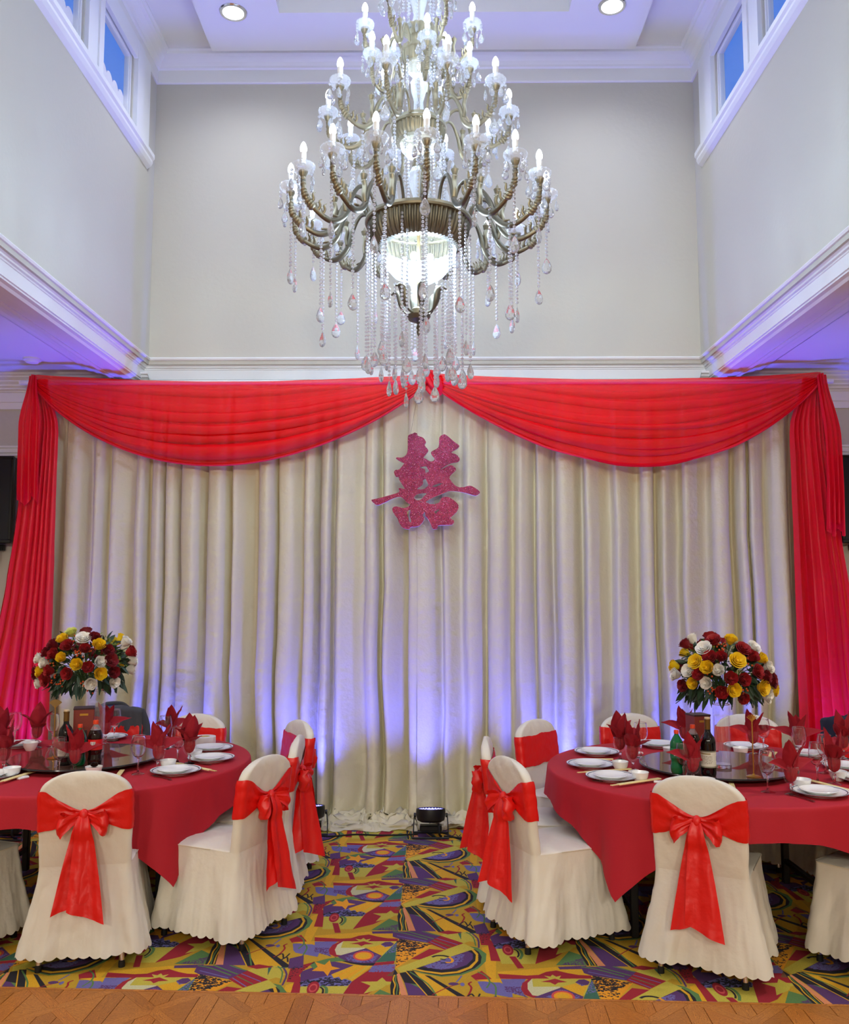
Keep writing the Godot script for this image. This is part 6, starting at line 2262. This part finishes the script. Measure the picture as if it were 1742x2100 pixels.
func lay_right_table() -> void:
	plate_set(1.006, -5.456, "farthest along the right table's aisle rim")
	plate_set(0.899, -5.070, "second farthest along the right table's aisle rim")
	plate_set(0.948, -4.735, "nearest along the right table's aisle rim")
	plate_set(1.455, -5.731, "at right table's back, behind green bottle")
	plate_set(1.984, -5.664, "at right table's back, behind menu stand")
	plate_set(2.259, -5.402, "at right table's back, behind upright napkins")
	plate_set(1.890, -4.391, "at right table's front, over a fork")
	plate_set(2.323, -5.022, "at right picture edge, farther of two")
	plate_set(2.250, -4.690, "at right picture edge, nearer of two")
	rice_bowl(1.045, -4.972, "between two plates on the right table's aisle side, the farther bowl")
	rice_bowl(1.086, -4.683, "beside the nearest aisle plate on the right table")
	rice_bowl(1.441, -5.411, "behind the green soda bottle on the right table")
	rice_bowl(1.864, -5.414, "left of the gold menu stand's rod at the right table's back")
	rice_bowl(1.380, -4.526, "just above the back-turned chair at the right table")
	rice_bowl(1.857, -4.518, "behind the front plate with the fork on the right table")
	rice_bowl(2.130, -4.720, "behind the clear goblet nearest the right picture edge")
	wine_glass(1.660, -4.447, "standing alone at the right table's front, below the menu stand")
	wine_glass(1.995, -4.655, "right of the three-pointed napkin, holding bright reflections, right table")
	wine_glass(2.039, -5.513, "right of the gold menu stand's fan, right table's back")
	wine_glass(2.119, -5.174, "behind the three-pointed front napkin on the right table")
	wine_glass(1.249, -5.347, "half hidden behind the tall napkins at the right table's aisle side")
	wine_glass(1.305, -4.650, "in front of the green soda bottle on the right table")
	wine_glass(2.145, -4.900, "peeking above its neighbour near the right picture edge")
	goblet(1.107, -5.262, 1, 0.3, "farthest on right table's aisle side")
	goblet(1.115, -4.972, 3, 1.0, "nearest on right table's aisle side")
	goblet(1.345, -4.627, 0, 0.2, "before the right table's dark bottles")
	goblet(1.753, -4.390, 2, 0.5, "front of right table beside fork")
	goblet(1.593, -5.644, 0, 0.0, "behind the right table's gift box")
	goblet(1.964, -5.479, 4, 0.1, "behind the right table's menu stand")
	goblet(2.195, -5.385, 2, -0.2, "before the right red side drape")
	goblet(2.072, -4.632, 1, 0.9, "second from the right picture edge")
	goblet(2.440, -5.326, 3, 0.6, "cut by the right picture edge")
	chopsticks(1.057, -5.225, 0.850, -5.223, "farthest on right table's aisle side")
	chopsticks(1.096, -4.945, 0.786, -4.840, "second farthest on right table's aisle side")
	chopsticks(1.192, -4.696, 0.902, -4.522, "nearest on right table's aisle side")
	chopsticks(1.523, -4.580, 1.470, -4.370, "pointing at the right back-turned chair")
	chopsticks(1.960, -4.655, 2.070, -4.380, "running off the right picture edge")
	chopsticks(2.090, -5.460, 2.000, -5.300, "at the right table's back right")
	rest(1.108, -4.925, 0.5, "small white rest under the second farthest aisle chopsticks, right table")
	rest(1.180, -4.650, -0.4, "small white rest under the nearest aisle chopsticks, right table")
	rest(1.258, -5.470, 0.1, "white rest with a paper packet, behind the tall aisle napkins, right table")
	rest(1.480, -4.500, 0.3, "small white rest beside the chopsticks that point at the right chair")
	fork(1.735, -4.405, 1.800, -4.220, "steel fork with its tines out, under the front plate of the right table")
	fork(0.840, -4.690, 0.990, -4.640, "steel fork under the nearest aisle plate of the right table")
	soda(1.285, -4.700, true, 0.222, "green soda bottle with orange cap on the right table")
	wine_bottle(1.430, -4.640, "dark wine bottle with gold foil on the right table")
	soda(1.400, -4.800, false, 0.235, "dark cola bottle with red label behind the right table's front napkin")
	spirits_box(1.495, -5.020, 0.25, 0.10, 0.262, "dark red gift box with gold plate behind the right table's bottles")
	vase(1.575, -4.860, 0.045, 0.335, "tall clear glass cylinder vase on the right table")
	table_stand(1.650, -4.610, 0.318, "gold menu stand with fan top on the right table")
	bouquet(Vector3(1.590, 1.325, -4.87), -0.45, [
		[1, "5 163 12 60 -186 37 -172 26 -211 -39 153 65 156 -60 -17 -79 246 -91"],
		[0, "-84 158 56 116 -76 79 -132 74 121 76 124 7 -33 -23 40 -30 -73 -91 42 -121 -172 -5"],
		[2, "-140 102 126 125 186 28 -223 5 -95 16 -160 -35 193 -116"],
		[3, "-245 -65 221 -42 172 -19"]], "dome of red, yellow and white roses above the right table", 61)


func lay_left_table() -> void:
	plate_set(-1.392, -4.874, "nearest along the left table's aisle rim")
	plate_set(-1.374, -5.570, "farthest along the left table's aisle rim")
	plate_set(-1.290, -5.236, "middle one along the left table's aisle rim")
	plate_set(-2.178, -5.983, "at left table's back, beside grey jacket")
	plate_set(-2.330, -4.740, "cut by the left picture edge, front")
	plate_set(-2.640, -5.700, "at left table's back, left edge")
	rice_bowl(-2.242, -4.778, "at the left picture edge, beside a pair of chopsticks")
	rice_bowl(-2.501, -5.561, "at the back left of the left table's lazy susan")
	rice_bowl(-1.815, -4.807, "just above the back-turned chair at the left table")
	rice_bowl(-1.470, -4.992, "behind the nearest aisle plate on the left table")
	rice_bowl(-1.403, -5.296, "between the aisle napkins and plates on the left table, farther bowl")
	wine_glass(-1.591, -4.852, "standing alone right of the cola bottle at the left table's front")
	wine_glass(-2.108, -5.925, "right of the gift box, before the grey jacket, left table")
	wine_glass(-1.992, -4.780, "in front of the wine bottle on the left table")
	wine_glass(-1.458, -5.138, "between the two tall aisle napkins on the left table")
	wine_glass(-2.424, -5.700, "left of the wine bottle, behind the left table's lazy susan")
	wine_glass(-2.690, -5.750, "before the magenta drape at the left picture edge")
	wine_glass(-1.677, -5.620, "behind the nearer tall aisle napkin on the left table")
	goblet(-2.500, -5.647, 1, 0.2, "before the left red side drape")
	goblet(-1.922, -4.819, 0, 0.1, "before the left table's soda bottles")
	goblet(-1.515, -4.952, 4, 0.7, "nearest on left table's aisle side")
	goblet(-1.392, -5.140, 3, 0.5, "second nearest, left table's aisle side")
	goblet(-1.662, -5.689, 2, 1.2, "farthest on left table's aisle side")
	goblet(-2.342, -4.892, 3, 1.6, "cut by the left picture edge")
	goblet(-2.640, -5.460, 1, 0.9, "left edge, behind the nearer napkin")
	goblet(-2.120, -5.800, 2, 0.4, "right of the left table's gift box")
	chopsticks(-2.152, -4.880, -2.215, -4.560, "near the left picture edge")
	chopsticks(-1.456, -5.089, -1.170, -4.862, "nearest on left table's aisle side")
	chopsticks(-1.440, -5.400, -1.240, -5.345, "farthest on left table's aisle side")
	chopsticks(-1.690, -4.890, -1.640, -4.640, "pointing at the left back-turned chair")
	rest(-2.160, -4.730, 1.1, "small white rest with spoon near the left picture edge")
	rest(-1.735, -4.720, 0.2, "small white rest beside the chopsticks that point at the left chair")
	rest(-1.420, -5.060, -0.6, "small white rest under the nearest aisle chopsticks, left table")
	fork(-1.500, -4.810, -1.350, -4.680, "steel fork under the nearest aisle plate of the left table")
	fork(-1.420, -5.160, -1.260, -5.090, "steel fork under the middle aisle plate of the left table")
	wine_bottle(-2.010, -4.900, "dark wine bottle with pale label on the left table")
	soda(-1.928, -4.890, true, 0.220, "green soda bottle with orange cap on the left table")
	soda(-1.835, -4.870, false, 0.245, "big cola bottle with red label and orange cap on the left table")
	spirits_box(-1.975, -5.060, 0.35, 0.11, 0.29, "red brown gift box with gold plate on the left table")
	vase(-1.960, -5.200, 0.050, 0.37, "tall clear glass cylinder vase on the left table")
	table_stand(-2.150, -5.080, 0.330, "gold menu stand with leaf top left of the wine bottle", true)
	var roll := thing("tape_roll", "white roll of wide tape behind the left table's aisle plates", "tape roll", Vector3(-1.474, TABLE_Y, -5.80))
	obj("tape", lathe([Vector2(0.035, 0.0), Vector2(0.070, 0.0), Vector2(0.071, 0.002), Vector2(0.071, 0.048), Vector2(0.070, 0.050), Vector2(0.035, 0.050)], 40), M.tape, roll)
	obj("core", lathe([Vector2(0.032, 0.0), Vector2(0.035, 0.0), Vector2(0.035, 0.050), Vector2(0.032, 0.050), Vector2(0.032, 0.0)], 40), M.sleeve, roll)
	bouquet(Vector3(-2.015, 1.345, -5.18), -0.47, [
		[4, "-52 163"], [1, "-90 124 138 97 -67 35 34 -3 152 -51 -214 -47"],
		[2, "45 134 -225 25 -183 4 154 13 -234 -98 102 -102 215 -100"],
		[0, "-46 97 -124 60 84 -14 -140 -36 -26 -49 -174 -82 64 80"],
		[3, "110 121 -124 98 172 65 -176 58 187 38 217 -46 -246 -60"]], "dome of red, yellow and white roses above the left table", 67)
